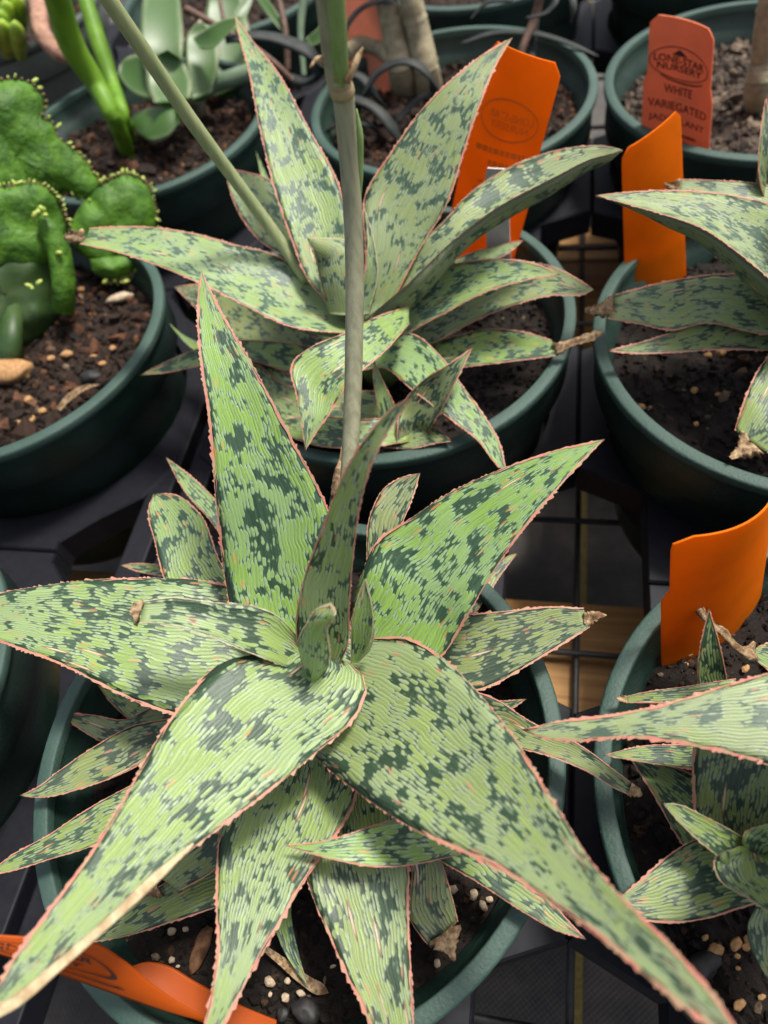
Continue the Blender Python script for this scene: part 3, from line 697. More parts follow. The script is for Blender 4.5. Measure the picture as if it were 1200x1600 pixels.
# ---- aloe in pot B
PB = empty('aloe_plant', at(575, 560, SOILZ), 'spotted aloe with spreading arched leaves behind the thick stalk, slim pale flower stalk leaning away', 'aloe plant', GP)
tube('stem', [at(600, 590, SOILZ - .01), at(585, 560, .0), at(572, 535, .012), at(562, 520, .020)], [.010, .010, .008, .003], M['stalk_green'], PB)
lf = lambda *a, **k: leaf(PB, *a, **{'mat': 'leaf_back', **k})
lf([(540, 600), (440, 580), (360, 540), (300, 475)], [(560, 540), (450, 500), (370, 465), (320, 445)], [.0, .0, .004, .006], tip=(272, 448), mat='leaf_low')
lf([(560, 560), (440, 535), (370, 532), (300, 548), (250, 570)], [(560, 610), (450, 580), (380, 562), (310, 572), (255, 583)], [.0, .002, .004, .004], tip=(219, 586), mat='leaf_low')
lf([(500, 560), (420, 540), (330, 540), (290, 525)], [(500, 575), (420, 560), (335, 560), (300, 545)], [-.004, -.004, -.004, -.004], tip=(262, 503), mat='leaf_low', margin=None)
lf([(560, 600), (470, 590), (400, 560), (370, 540)], [(580, 660), (480, 670), (400, 640), (350, 590)], [.0, .0, -.004, -.006], tip=(330, 545), mat='leaf_low')
lf([(600, 610), (530, 610), (440, 600), (400, 570)], [(600, 690), (530, 690), (460, 670), (410, 640)], [.0, .0, -.002, -.002], tip=(350, 600), mat='leaf_low')
lf([(640, 650), (560, 655), (490, 650), (450, 655)], [(640, 690), (560, 700), (490, 695), (450, 680)], [.002, .006, .006, .004], tip=(425, 665), mat='leaf_low', label='short low leaf')
lf([(590, 660), (640, 660), (680, 668)], [(600, 700), (650, 700), (685, 692)], [.0, .002, .003], tip=(706, 690), mat='leaf_low')
lf([(590, 520), (690, 530), (760, 514), (820, 519), (862, 531)], [(590, 580), (690, 578), (745, 571), (805, 564), (868, 556)], [.0, .004, .006, .006], mat='leaf_low', dry=[(866, 545, 12, .006), (880, 541, 7, .007), (905, 532, 6, .008), (938, 520, 4, .009), (942, 518, 1, .009)])
lf([(600, 480), (700, 440), (800, 412), (860, 415), (900, 434)], [(610, 560), (690, 530), (745, 500), (805, 476), (865, 461), (912, 460)], [.008, .016, .022, .022], tip=(928, 452), mat='leaf_back', chan=.2)
lf([(580, 460), (640, 440), (700, 415), (780, 405), (835, 411)], [(590, 560), (640, 520), (695, 489), (760, 456), (825, 437)], [.014, .026, .034, .034], tip=(874, 428), mat='leaf_back', chan=.3)
lf([(570, 560), (640, 520), (690, 558), (722, 602), (750, 640), (780, 690)], [(560, 580), (600, 575), (640, 606), (700, 652), (750, 692), (775, 725)], [.012, .016, .014, .008, .004], tip=(792, 738), mat='leaf')
lf([(620, 690), (625, 640), (660, 595), (700, 570)], [(690, 700), (672, 680), (690, 640), (718, 585)], [-.002, .012, .024, .030], tip=(738, 543), mat='leaf_low', chan=.3)
lf([(600, 680), (592, 640), (584, 600)], [(625, 670), (615, 630), (596, 590)], [.0, .012, .020], tip=(583, 558), mat='leaf_low', chan=.3)
lf([(690, 420), (730, 397), (780, 383)], [(700, 440), (750, 415), (795, 395)], [.008, .012, .014], tip=(818, 375), mat='leaf_low')
lf([(560, 490), (480, 420), (400, 370), (372, 330), (356, 285)], [(580, 450), (500, 370), (450, 310), (420, 280), (380, 268)], [.012, .024, .034, .040], tip=(352, 262))
lf([(430, 330), (412, 290)], [(445, 330), (425, 290)], [.01, .02], tip=(400, 236), mat='leaf_low', margin=None)
lf([(565, 480), (470, 420), (430, 398), (370, 383), (300, 364), (220, 354), (140, 356)], [(560, 520), (515, 519), (450, 509), (390, 481), (320, 446), (250, 416), (180, 393), (125, 381)], [.020, .032, .044, .052, .056], dry=[(132, 369, 11, .056), (122, 370, 10, .056), (110, 371, 8, .056), (100, 372, 3, .056)], chan=.22, th=.009, roll=16)
lf([(545, 500), (570, 420), (572, 300), (610, 240), (660, 170), (720, 112), (770, 75)], [(610, 480), (650, 400), (702, 310), (724, 240), (748, 168), (780, 92)], [.024, .044, .062, .078, .088], tip=(801, 58), chan=.12)
lf([(540, 500), (478, 432), (458, 380), (430, 300), (406, 200), (386, 100), (372, 50)], [(560, 490), (548, 400), (530, 290), (482, 200), (432, 110), (392, 60)], [.024, .044, .062, .078, .088], tip=(366, 22), chan=.2)
lf([(540, 490), (600, 420), (680, 358), (740, 296), (830, 246), (910, 228), (950, 228)], [(570, 500), (640, 440), (705, 378), (780, 322), (860, 280), (930, 246), (955, 240)], [.026, .042, .054, .060, .062], tip=(973, 234), chan=.6, th=.008, roll=-30)
lf([(640, 478), (595, 492), (540, 520), (490, 540), (456, 568), (464, 620), (472, 665)], [(640, 505), (605, 545), (565, 580), (543, 600), (528, 625), (512, 650), (490, 682)], [.030, .038, .040, .034, .026], tip=(477, 704), chan=.2, th=.005, mat='leaf')
lf([(515, 490), (500, 440), (492, 400)], [(570, 490), (565, 430), (548, 380)], [.026, .042, .056], tip=(480, 372), margin='margin_pale', chan=-.5, th=.010, face=.8)
lf([(545, 495), (572, 420), (574, 360)], [(575, 490), (590, 430), (585, 380)], [.030, .046, .060], tip=(568, 320), margin='margin_pale', chan=.3)
sb = stem_dp('flower_stalk', [(480, 440, 9, .310), (440, 380, 9.5, .304), (370, 285, 10, .285), (300, 190, 11.5, .262), (225, 80, 12.5, .238), (170, 0, 13.5, .222), (140, -45, 14, .214)], 'stalk_green', PB)
sb.data.materials.clear(); sb.data.materials.append(M['stalk_pale'])

# ---- aloe in pot C
PC = empty('aloe_plant', POTC['C'] + np.array([0, 0, SOILZ]), 'spotted aloe reaching over the rim beside the plain bright orange label', 'aloe plant', GP)
tube('stem', [POTC['C'] + np.array([0, 0, SOILZ - .01]), POTC['C'] + np.array([0, 0, .012])], [.010, .005], M['stalk_green'], PC)
lf = lambda *a, **k: leaf(PC, *a, **{'mat': 'leaf_back', **k})
lf([(1300, 620), (1230, 530), (1190, 570), (1165, 620), (1148, 672)], [(1330, 660), (1290, 620), (1260, 660), (1235, 700), (1200, 708)], [.01, .014, .012, .006], mat='leaf_low', dry=[(1176, 692, 26, .005), (1165, 700, 18, .004), (1152, 708, 9, .003), (1141, 716, 3, .003)])
lf([(1290, 440), (1200, 458), (1120, 490), (1060, 515), (1000, 535)], [(1300, 540), (1200, 547), (1120, 546), (1050, 551), (985, 552)], [.012, .014, .012, .010], tip=(948, 548), mat='leaf_low')
lf([(1280, 400), (1200, 424), (1100, 430), (1020, 445), (962, 460)], [(1290, 530), (1180, 520), (1100, 505), (1050, 516), (1000, 506), (950, 498)], [.016, .020, .018, .014], mat='leaf_back', dry=[(960, 479, 20, .014), (948, 482, 14, .014), (930, 484, 8, .014), (914, 485, 3, .014)])
lf([(1290, 330), (1200, 290), (1120, 282), (1060, 280)], [(1300, 380), (1200, 345), (1110, 312), (1060, 302)], [.02, .032, .036, .036], mat='leaf_back', dry=[(1062, 291, 11, .036), (1052, 292, 8, .036), (1038, 287, 2, .036)])
lf([(1300, 370), (1200, 318), (1130, 303), (1050, 297), (980, 300)], [(1310, 520), (1220, 450), (1160, 400), (1100, 358), (1030, 333), (970, 316)], [.03, .046, .054, .056], tip=(931, 305), mat='leaf_back', chan=.25, th=.012, roll=24)
lf([(1210, 350), (1187, 280), (1189, 200)], [(1240, 350), (1215, 280), (1205, 200)], [.02, .045, .06], tip=(1197, 150), mat='leaf_low')
lf([(1290, 480), (1400, 440), (1500, 430)], [(1290, 560), (1400, 560), (1500, 500)], [.02, .04, .05], tip=(1600, 440), mat='leaf_back')
lf([(1260, 470), (1250, 350), (1270, 250)], [(1310, 470), (1350, 350), (1340, 250)], [.03, .06, .075], tip=(1320, 140), mat='leaf_back')

for an_, ln_, z_ in ((8, .085, .035), (62, .075, .045), (-38, .08, .028), (30, .045, .06)):
    rosette_leaf(PC, POTC['C'], an_, ln_, .012, .012, z_, mat='leaf_back', chan=.2)
# ---- aloe and pup in pot E
PE = empty('aloe_plant', POTC['E'] + np.array([0, 0, SOILZ]), 'spotted aloe with long pale blade stretching over a shaded little rosette', 'aloe plant', GP)
tube('stem', [POTC['E'] + np.array([0, 0, SOILZ - .01]), POTC['E'] + np.array([0, 0, .018])], [.010, .005], M['stalk_green'], PE)
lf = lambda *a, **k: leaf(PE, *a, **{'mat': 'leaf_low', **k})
lf([(1092, 1090), (1090, 1040), (1098, 990)], [(1140, 1090), (1130, 1030), (1120, 990)], [-.01, .008, .020], tip=(1108, 950), margin='margin')
lf([(1240, 1000), (1200, 1005), (1184, 1010)], [(1240, 1070), (1205, 1050), (1172, 1024)], [.002, .004, .005], dry=[(1180, 1017, 16, .005), (1165, 1018, 9, .006), (1130, 990, 6, .010), (1100, 962, 6, .014), (1078, 930, 8, .017), (1066, 921, 8, .018)])
lf([(1150, 1060), (1075, 1072), (1000, 1083), (978, 1088)], [(1150, 1105), (1075, 1100), (1000, 1098), (978, 1098)], [.006, .008, .008, .006], dry=[(980, 1093, 6, .006), (972, 1093, 6, .006), (963, 1092, 2, .006)])
lf([(1180, 1140), (1075, 1162), (1000, 1166)], [(1180, 1215), (1080, 1202), (1000, 1190)], [.0, .004, .008], tip=(943, 1180))
lf([(1180, 1300), (1100, 1220), (1040, 1195)], [(1130, 1400), (1060, 1310), (1020, 1240)], [-.008, -.004, .0], tip=(985, 1185))
lf([(1085, 1130), (1083, 1190), (1084, 1250), (1090, 1310), (1130, 1340)], [(1330, 1150), (1290, 1200), (1260, 1260), (1250, 1310), (1230, 1345)], [.030, .024, .014, .004], mat='leaf_low')  # darker leaf colour stands in for the shade under the long blade
lf([(1300, 1300), (1200, 1260), (1150, 1300), (1090, 1310), (1040, 1340), (1000, 1376)], [(1330, 1390), (1230, 1400), (1170, 1415), (1100, 1436), (1030, 1441), (985, 1430)], [.0, .004, .006, .006], tip=(968, 1402))
lf([(1190, 1330), (1160, 1308), (1100, 1275), (1060, 1257)], [(1170, 1360), (1135, 1345), (1088, 1310), (1050, 1272)], [.012, .020, .024], tip=(1036, 1255), margin='margin_olive', chan=.3)
lf([(1160, 1340), (1165, 1300), (1190, 1290)], [(1190, 1350), (1215, 1320), (1220, 1300)], [.012, .022, .026], tip=(1230, 1280), margin='margin_olive')
lf([(1155, 1322), (1116, 1342), (1120, 1368), (1170, 1404)], [(1210, 1300), (1262, 1335), (1285, 1390), (1270, 1430)], [.014, .020, .022, .020], tip=(1236, 1446), margin='margin_olive', chan=.2)
lf([(1180, 1420), (1170, 1440)], [(1210, 1420), (1215, 1480)], [.006, .0, -.008], tip=(1215, 1560), margin=None)
lf([(1530, 1130), (1440, 1070), (1300, 1035), (1200, 1052), (1120, 1076), (1040, 1100), (960, 1116), (880, 1126)], [(1500, 1270), (1420, 1275), (1300, 1230), (1200, 1194), (1130, 1175), (1060, 1161), (980, 1152), (900, 1158), (845, 1152)], [.036, .042, .044, .042, .038], tip=(815, 1140), mat='leaf_back', chan=-.12, th=.009, wav=.05)
lf([(1340, 1120), (1300, 1250), (1285, 1400), (1300, 1530)], [(1580, 1200), (1610, 1360), (1540, 1500), (1440, 1590)], [.045, .062, .072, .074], tip=(1370, 1640), mat='leaf_back')  # added leaf out of view, placed to cast shade on the pup
lf([(1420, 1240), (1500, 1150), (1600, 1080)], [(1460, 1290), (1560, 1270), (1650, 1180)], [.04, .06, .07], tip=(1750, 1050), mat='leaf_back')

for an_, ln_, z_ in ((5, .085, .045), (60, .08, .05), (-50, .07, .04), (115, .06, .06), (35, .045, .07)):
    rosette_leaf(PE, POTC['E'], an_, ln_, .013, .02, z_, mat='leaf_back', chan=.2)
# ---------------------------------------------------------------- plant labels
def tag_sheet(name, bl, br, tl, tr, mat, label, zb=SOILZ - .004, bow=.0, notch=True, nx=16, ny=24, group='plastic plant labels', lean=(0, 0), cut=.0):
    """a bent plastic label standing in the soil; corners are pixels, the lower ones at height zb"""
    BL, BR = at(*bl, zb), at(*br, zb)
    TL, TR = upright(*tl, BL), upright(*tr, BR)
    if lean != (0, 0):
        TL = at(*tl, TL[2] - ZR + lean[0]); TR = at(*tr, TR[2] - ZR + lean[1])
    nrm = unit(np.cross(BR - BL, TL - BL))
    if nrm @ (CP - BL) < 0: nrm = -nrm
    def S(u, v):
        p = (1 - v) * ((1 - u) * BL + u * BR) + v * ((1 - u) * TL + u * TR)
        return p + nrm * bow * 4 * u * (1 - u) * (.35 + .65 * v)
    v = []; f = []
    W = np.linalg.norm(TR - TL); Hh = np.linalg.norm(TL - BL)
    for j in range(ny + 1):
        for i in range(nx + 1):
            u, q = i / nx, j / ny
            if notch and .60 < q: ins = .045 if q > .66 else .045 * (q - .60) / .06
            else: ins = 0.
            if q > .94: ins += .10 * ((q - .94) / .06) ** 2.2
            uu = ins * (cut if cut else 1) + u * (1 - 2 * ins)
            v.append((uu, q))
    n = len(v); P = [S(*a) for a in v]
    V = [p + nrm * .0003 for p in P] + [p - nrm * .0003 for p in P]
    K = lambda i, j: j * (nx + 1) + i
    for j in range(ny):
        for i in range(nx):
            f.append((K(i, j), K(i + 1, j), K(i + 1, j + 1), K(i, j + 1)))
            f.append((n + K(i, j), n + K(i, j + 1), n + K(i + 1, j + 1), n + K(i + 1, j)))
    rim = [K(i, 0) for i in range(nx + 1)] + [K(nx, j) for j in range(1, ny + 1)] + [K(i, ny) for i in range(nx - 1, -1, -1)] + [K(0, j) for j in range(ny - 1, 0, -1)]
    for a, b in zip(rim, rim[1:] + rim[:1]): f.append((a, n + a, n + b, b))
    t = empty(name, (BL + BR) / 2, label, 'plant label', group)
    o = mesh('label_sheet', V, f, M[mat], t); recalc(o.data)
    md = o.modifiers.new('edge', 'EDGE_SPLIT'); md.split_angle = math.radians(50)
    return t, S, nrm
def text_on(parent, S, nrm, txt, u0, u1, v, hgt, mat, side=1, mirror=False, font_scale=1., bold=0.):
    cu = bpy.data.curves.new('lettering', 'FONT'); cu.body = txt; cu.align_x = 'CENTER'; cu.align_y = 'CENTER'; cu.size = 1; cu.offset = bold
    cu.resolution_u = 3
    o = bpy.data.objects.new('lettering', cu); COL.objects.link(o)
    bpy.context.view_layer.update()
    me = bpy.data.meshes.new_from_object(o.evaluated_get(bpy.context.evaluated_depsgraph_get()))
    bpy.data.objects.remove(o); bpy.data.curves.remove(cu)
    co = np.zeros(len(me.vertices) * 3); me.vertices.foreach_get('co', co); co = co.reshape(-1, 3)
    x0, x1 = co[:, 0].min(), co[:, 0].max(); yc = (co[:, 1].min() + co[:, 1].max()) / 2; yh = co[:, 1].max() - co[:, 1].min()
    out = []
    for c in co:
        fx = (c[0] - x0) / (x1 - x0); fx = 1 - fx if mirror else fx
        out.append(S(u0 + (u1 - u0) * fx, v + (c[1] - yc) / yh * hgt) + nrm * .00055 * side)
    me.vertices.foreach_set('co', np.array(out).ravel()); me.update()
    return link('lettering', me, M[mat], parent, False)
def ring_on(parent, S, nrm, uc, vc, ru, rv, wid, mat, a0=0, a1=360, n=60, side=1):
    v = []; f = []
    for k in range(n + 1):
        q = math.radians(a0 + (a1 - a0) * k / n)
        for s in (0, 1):
            v.append(S(uc + (ru - s * wid) * math.cos(q), vc + (rv - s * wid * .6) * math.sin(q)) + nrm * .00055 * side)
        if k: f.append((2 * k - 2, 2 * k - 1, 2 * k + 1, 2 * k))
    return mesh('printed_oval', v, f, M[mat], parent, False)
t, S, nn = tag_sheet('plant_label', (1000, 262), (1104, 292), (1010, 22), (1121, 53), 'salmon', 'salmon plastic label printed with an oval logo and white variegated jade plant', bow=-.004)
ring_on(t, S, nn, .48, .745, .42, .098, .010, 'ink'); ring_on(t, S, nn, .52, .690, .34, .062, .016, 'ink', 205, 335)
text_on(t, S, nn, 'LONE-STAR', .12, .83, .765, .043, 'ink', bold=.012)
text_on(t, S, nn, 'NURSERY', .17, .80, .718, .040, 'ink', bold=.012)
mv = [S(.36, .792), S(.46, .828), S(.58, .792)]
mesh('printed_peak', [p + nn * .00055 for p in mv], [(0, 1, 2)], M['ink'], t, False)
text_on(t, S, nn, 'WHITE', .28, .68, .582, .052, 'ink', bold=.004)
text_on(t, S, nn, 'VARIEGATED', .07, .92, .480, .052, 'ink', bold=.004)
text_on(t, S, nn, 'JADE PLANT', .09, .90, .382, .052, 'ink', bold=.004)
for vv_, a, b in ((.298, .35, .78), (.250, .45, .66)):      # a line too small to read
    rs_ = np.random.RandomState(int(vv_ * 1000)); u_ = a
    while u_ < b:
        w_ = .02 + .025 * rs_.rand()
        q = [S(u_, vv_ - .010), S(u_ + w_, vv_ - .010), S(u_ + w_, vv_ + .010), S(u_, vv_ + .010)]
        mesh('print_mark', [p + nn * .00055 for p in q], [(0, 1, 2, 3)], M['ink'], t, False); u_ += w_ + .014
# label behind the B aloe, print showing through from its other side
t, S, nn = tag_sheet('plant_label', (685, 430), (790, 450), (762, 56), (888, 102), 'orange_deep', 'tall orange label with faint print showing through, behind a white stake', bow=.003)
ring_on(t, S, nn, .50, .76, .37, .080, .014, 'ink_faint')
text_on(t, S, nn, 'LONE-STAR', .24, .80, .775, .030, 'ink_faint', mirror=True, bold=.01)
text_on(t, S, nn, 'NURSERY', .28, .76, .738, .028, 'ink_faint', mirror=True, bold=.01)
for vv_, a, b in ((.635, .16, .84), (.585, .36, .64), (.50, .28, .72), (.465, .24, .76)):
    # unreadable show-through: short broken bars
    rs_ = np.random.RandomState(int(vv_ * 1000)); u_ = a
    while u_ < b:
        w_ = .03 + .05 * rs_.rand(); h_ = .011 if vv_ > .55 else .005
        q = [S(u_, vv_ - h_), S(min(u_ + w_, b), vv_ - h_), S(min(u_ + w_, b), vv_ + h_), S(u_, vv_ + h_)]
        mesh('print_mark', [p + nn * .00055 for p in q], [(0, 1, 2, 3)], M['ink_faint'], t, False); u_ += w_ + .018
# plain orange label in pot C
tag_sheet('plant_label', (978, 478), (1072, 440), (971, 236), (1063, 166), 'orange', 'plain bright orange label with a pointed corner behind a reaching aloe leaf', bow=.002, notch=False)
tag_sheet('plant_label', (1034, 1052), (1186, 944), (1033, 838), (1218, 716), 'orange', 'wide curved orange label with a cream dried leaf end against it', bow=.010)
# white stake
tag_sheet('plant_stake', (762, 478), (800, 482), (758, 262), (794, 264), 'white', 'narrow white plastic stake in front of the tall orange label', notch=False, nx=4, group='plastic plant labels')
# pale salmon label behind the tan trunks
tag_sheet('plant_label', (535, 150), (610, 158), (530, -40), (612, -20), 'pink', 'pale salmon label behind the tan ringed trunks', notch=False, zb=-.025)
# bent orange label leaning out over the rim of pot A
tb = empty('plant_label', at(330, 1590, -.01), 'bent orange label with black oval print leaning out over the front pot rim', 'plant label', 'plastic plant labels')
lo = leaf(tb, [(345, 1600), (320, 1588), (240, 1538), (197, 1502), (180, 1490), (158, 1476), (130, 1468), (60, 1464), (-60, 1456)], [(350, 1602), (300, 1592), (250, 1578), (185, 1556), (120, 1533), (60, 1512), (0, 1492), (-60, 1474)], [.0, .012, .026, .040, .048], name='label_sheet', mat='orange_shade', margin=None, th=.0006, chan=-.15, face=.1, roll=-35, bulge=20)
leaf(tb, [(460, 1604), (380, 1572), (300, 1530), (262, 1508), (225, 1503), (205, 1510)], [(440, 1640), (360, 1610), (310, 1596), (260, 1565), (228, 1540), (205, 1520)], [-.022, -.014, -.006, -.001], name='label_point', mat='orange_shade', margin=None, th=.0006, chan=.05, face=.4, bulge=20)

_lv = np.zeros(len(lo.data.vertices) * 3); lo.data.vertices.foreach_get('co', _lv); _lv = _lv.reshape(-1, 3)[:30 * 11].reshape(30, 11, 3)
def S4(u, v):                    # u: 0 at the outer end .. 1 at the soil end; v: 0 lower edge .. 1 upper edge
    a = (1 - u) * 29; b = (1 - v) * 10; i0 = int(min(max(a, 0), 28.999)); k0 = int(min(max(b, 0), 9.999)); fa, fb = a - i0, b - k0
    return (_lv[i0, k0] * (1 - fa) + _lv[i0 + 1, k0] * fa) * (1 - fb) + (_lv[i0, k0 + 1] * (1 - fa) + _lv[i0 + 1, k0 + 1] * fa) * fb
n4 = unit(CP - S4(.4, .5))
ring_on(tb, S4, n4, .30, .52, .28, .24, .022, 'ink'); ring_on(tb, S4, n4, .36, .36, .27, .20, .03, 'ink', 190, 345)
text_on(tb, S4, n4, 'LONE-STAR', .06, .48, .60, .10, 'ink', bold=.02); text_on(tb, S4, n4, 'NURSERY', .10, .45, .44, .09, 'ink', bold=.02)

# ---------------------------------------------------------------- crested cactus (pot D)
cb = at(70, 560, SOILZ)
PD = empty('crested_cactus', cb, 'bright green crested cactus with wavy fans and tiny yellow leaflets', 'cactus')
nD = unit(np.array([.35, -1., .55]))
def on_plane(x, y, p0, n):
    d = ray(x, y); return CP + d * (((p0 - CP) @ n) / (d @ n))
leafl_v = []; leafl_f = []; spin_v = []; spin_f = []
rsC = np.random.RandomState(5)
def blob(V, F, c, r, sc=(1, 1, 1), rot=None):
    iv, jf = ico(); o = len(V); m = rot if rot is not None else rot_rand(rsC)
    V += [tuple(p) for p in (iv * np.array(sc) * r) @ m.T + c]; F += [tuple(o + a for a in t_) for t_ in jf]
def pad(outline, p0, thick, name='fan', crest=(0, 1), n=nD, mat='cactus', leaflets=True):
    q = catmull(outline + [outline[0]], 73)[:-1]
    P = np.array([on_plane(x, y, p0, n) for x, y in q]); c = P.mean(0)
    v = []; f = []; m = len(P); rings = 11
    dm = thick * 2.0
    def lay(sc_, sg):
        out = []
        for p in P:
            x = c + (p - c) * sc_
            d = np.linalg.norm(P - x, axis=1).min()
            vb_ = x - (c - ez * .045); an_ = math.atan2(float(vb_ @ ez), float(vb_ @ unit(np.cross(n, ez))))
            fold = .0026 * noise.noise(Vector((an_ * 6.5, float(c[0]) * 400, float(vb_ @ ez) * 12)))
            h = fold + thick * math.sqrt(max(0, 1 - (1 - min(d / dm, 1)) ** 2)) * (1 + .45 * noise.noise(Vector(x * 95)))
            out.append(x + n * (sg * h + .004 * noise.noise(Vector(x * 38))))
        return out
    SCL = [1., .985, .955, .91, .85, .77, .66, .52, .36, .18, .02]
    lv = [lay(q_, 1) for q_ in SCL] + [lay(q_, -1) for q_ in SCL[1:]]
    for l in lv: v += l
    def band(i, j):
        for k in range(m): kk = (k + 1) % m; f.append((i * m + k, i * m + kk, j * m + kk, j * m + k))
    for k in range(rings - 1): band(k, k + 1)
    band(0, rings)
    for k in range(rings, 2 * rings - 2): band(k, k + 1)
    o = mesh(name, v, f, M[mat], PD); recalc(o.data)
    if leaflets:
        k0, k1 = int(crest[0] * m), int(crest[1] * m)
        for k in range(k0, k1):
            p = P[k % m]; outw = unit(p - c)
            for _ in range(3):
                blob(spin_v, spin_f, p + n * rsC.normal() * .0009 + outw * .0003, .0007 + .0005 * rsC.rand())
            if rsC.rand() < .85:
                blob(leafl_v, leafl_f, p + outw * (.0006 + .0014 * rsC.rand()) + n * rsC.normal() * .0026, .0010 + .0012 * rsC.rand() ** 2, (.6, .45, 1.3))
    return o
base = at(100, 470, SOILZ + .01)
pad([(-60, 135), (0, 126), (35, 125), (60, 140), (72, 165), (66, 184), (85, 196), (88, 212), (105, 226), (128, 246), (146, 270), (156, 288), (148, 308), (128, 312), (108, 300), (60, 320), (-60, 340)], base + nD * -.012, .0065, crest=(.0, .56))
pad([(145, 300), (168, 282), (200, 272), (226, 285), (239, 312), (240, 362), (215, 400), (150, 410), (110, 380), (120, 330)], base + nD * -.008, .0055, crest=(.05, .55))
pad([(-60, 290), (20, 292), (52, 287), (84, 302), (100, 332), (106, 370), (90, 400), (20, 420), (-60, 420)], base + nD * .006, .0065, crest=(.12, .5))
pad([(-60, 372), (0, 368), (30, 374), (80, 380), (90, 400), (100, 470), (60, 530), (-60, 540)], base + nD * .000, .008, mat='cactus_dark', crest=(.0, .36))
pad([(140, 405), (180, 400), (215, 405), (208, 425), (170, 436), (145, 425)], base + nD * -.002, .006, crest=(.35, .8))
o = tube('finger', [on_plane(x, y, base + nD * .014, nD) for x, y in ((98, 490), (100, 440), (92, 390), (78, 360), (62, 338))], [.0055, .0058, .0056, .0050, .0030], M['cactus'], PD)
for (x, y) in ((60, 330), (54, 336), (66, 326), (70, 336), (92, 395)):
    blob(leafl_v, leafl_f, on_plane(x, y, base + nD * .021, nD), .0020, (.7, .6, 1.3))
for (x, y) in ((50, 450), (61, 441), (45, 446)):
    blob(leafl_v, leafl_f, on_plane(x, y, base + nD * .0175, nD), .0017, (.7, .6, 1.3))
tube('trunk', [at(20, 590, SOILZ - .01), at(15, 545, SOILZ + .01), on_plane(20, 480, base + nD * .004, nD)], [.006, .006, .005], M['cactus_dark'], PD)
o = mesh('leaflets', leafl_v, leafl_f, M['leaflet'], PD); o['kind'] = 'stuff'
o = mesh('crest_spines', spin_v, spin_f, M['spines'], PD); o['kind'] = 'stuff'

# ---------------------------------------------------------------- plants in pot H
PH = empty('green_stem_plant', at(212, 258, SOILZ), 'pair of smooth thick green stems rising out of brown soil', 'succulent')
stem_px('stem', [(214, 285, 11, SOILZ - .012), (198, 235, 12, SOILZ + .004), (180, 190, 13, .012), (149, 130, 16, .030), (112, 70, 20, .052), (90, 0, 20, .076), (76, -45, 20, .092)], 'green_stem', PH)
stem_px('stem', [(220, 262, 8, SOILZ - .012), (206, 225, 9, SOILZ), (196, 190, 10, .002), (176, 130, 11, .014), (155, 70, 13, .030), (134, 0, 12, .048), (122, -40, 12, .058)], 'green_stem', PH)
PJ = empty('jade_plant', at(330, 165, SOILZ), 'variegated jade plant with thick rounded leaves edged cream and pink', 'succulent')
lf = lambda *a, **k: leaf(PJ, *a, **{'mat': 'jade', 'margin': None, 'th': .006, 'N': 20, 'bulge': 2, **k})
lf([(240, 150), (222, 90), (220, 30), (228, -15)], [(280, 145), (286, 90), (285, 30), (276, -15)], [.010, .028, .040, .048], tip=(252, -38), face=.8, label='upright green leaf')
lf([(300, 155), (290, 95), (292, 55)], [(330, 145), (342, 95), (335, 55)], [.005, .020, .032], tip=(312, 30), face=.8)
lf([(330, 150), (320, 60), (325, 0)], [(400, 120), (390, 50), (380, 0)], [-.01, .01, .03], tip=(350, -40), face=.8)
lf([(290, 150), (240, 158), (200, 140), (186, 115)], [(285, 110), (250, 95), (215, 84), (195, 92)], [.012, .016, .020, .022], tip=(187, 102), face=.7)
lf([(298, 152), (300, 130), (285, 95)], [(240, 160), (228, 125), (240, 90)], [.014, .022, .032], tip=(262, 78), face=.8)
lf([(275, 165), (255, 165), (225, 170), (207, 180)], [(278, 195), (262, 215), (238, 222), (215, 208)], [.006, .004, .000, -.004], tip=(201, 186), face=.5, chan=-.2)
lf([(300, 60), (320, 45), (350, 30)], [(310, 75), (330, 75), (355, 55)], [.03, .036, .04], tip=(380, 25), face=.5)
stem_px('branch', [(300, 160, 10, .0), (330, 135, 12, .002), (365, 122, 13, .004), (410, 108, 13, .006)], 'grey_leaf', PJ)
stem_px('branch', [(320, 190, 12, SOILZ - .006), (308, 165, 12, -.008), (298, 150, 10, .004)], 'trunk', PJ)
# ---------------------------------------------------------------- plants in pot F
PF = empty('tan_trunk_plant', at(655, 150, SOILZ), 'succulent with two pale tan ringed trunks and a sideways branch', 'succulent')
def ringed(parent, pts, mat, name):
    q = catmull(np.array(pts, float), 70); P = np.array([at(a[0], a[1], a[3]) for a in q])
    r = np.array([a[2] * depth_of(p) / FPX for a, p in zip(q, P)])
    for i in range(len(r)): r[i] *= 1 + (.07 if i % 14 == 0 else (-.035 if i % 14 in (1, 13) else 0)) + .02 * noise.noise(Vector((i * .3, r[0] * 900, 2)))
    return tube(name, P, r, M[mat], parent, 18)
ringed(PF, [(640, 160, 24, SOILZ - .012), (630, 120, 22, -.008), (618, 60, 20, .012), (604, 0, 17, .032), (592, -60, 15, .050), (584, -130, 12, .072), (580, -160, 5, .080), (579, -164, 1, .081)], 'trunk', 'trunk')
ringed(PF, [(672, 165, 24, SOILZ - .012), (668, 120, 21, -.008), (656, 60, 19, .012), (642, 0, 18, .032), (630, -60, 16, .050), (622, -130, 13, .072), (618, -165, 5, .081), (617, -169, 1, .082)], 'trunk', 'trunk')
ringed(PF, [(618, 96, 15, .002), (590, 72, 13, .006), (560, 70, 12, .008), (540, 84, 12, .008)], 'trunk', 'branch')
PS = empty('strap_leaf_plant', at(575, 190, SOILZ), 'dark grey-green plant of curling strap leaves beside the tan trunks', 'succulent')
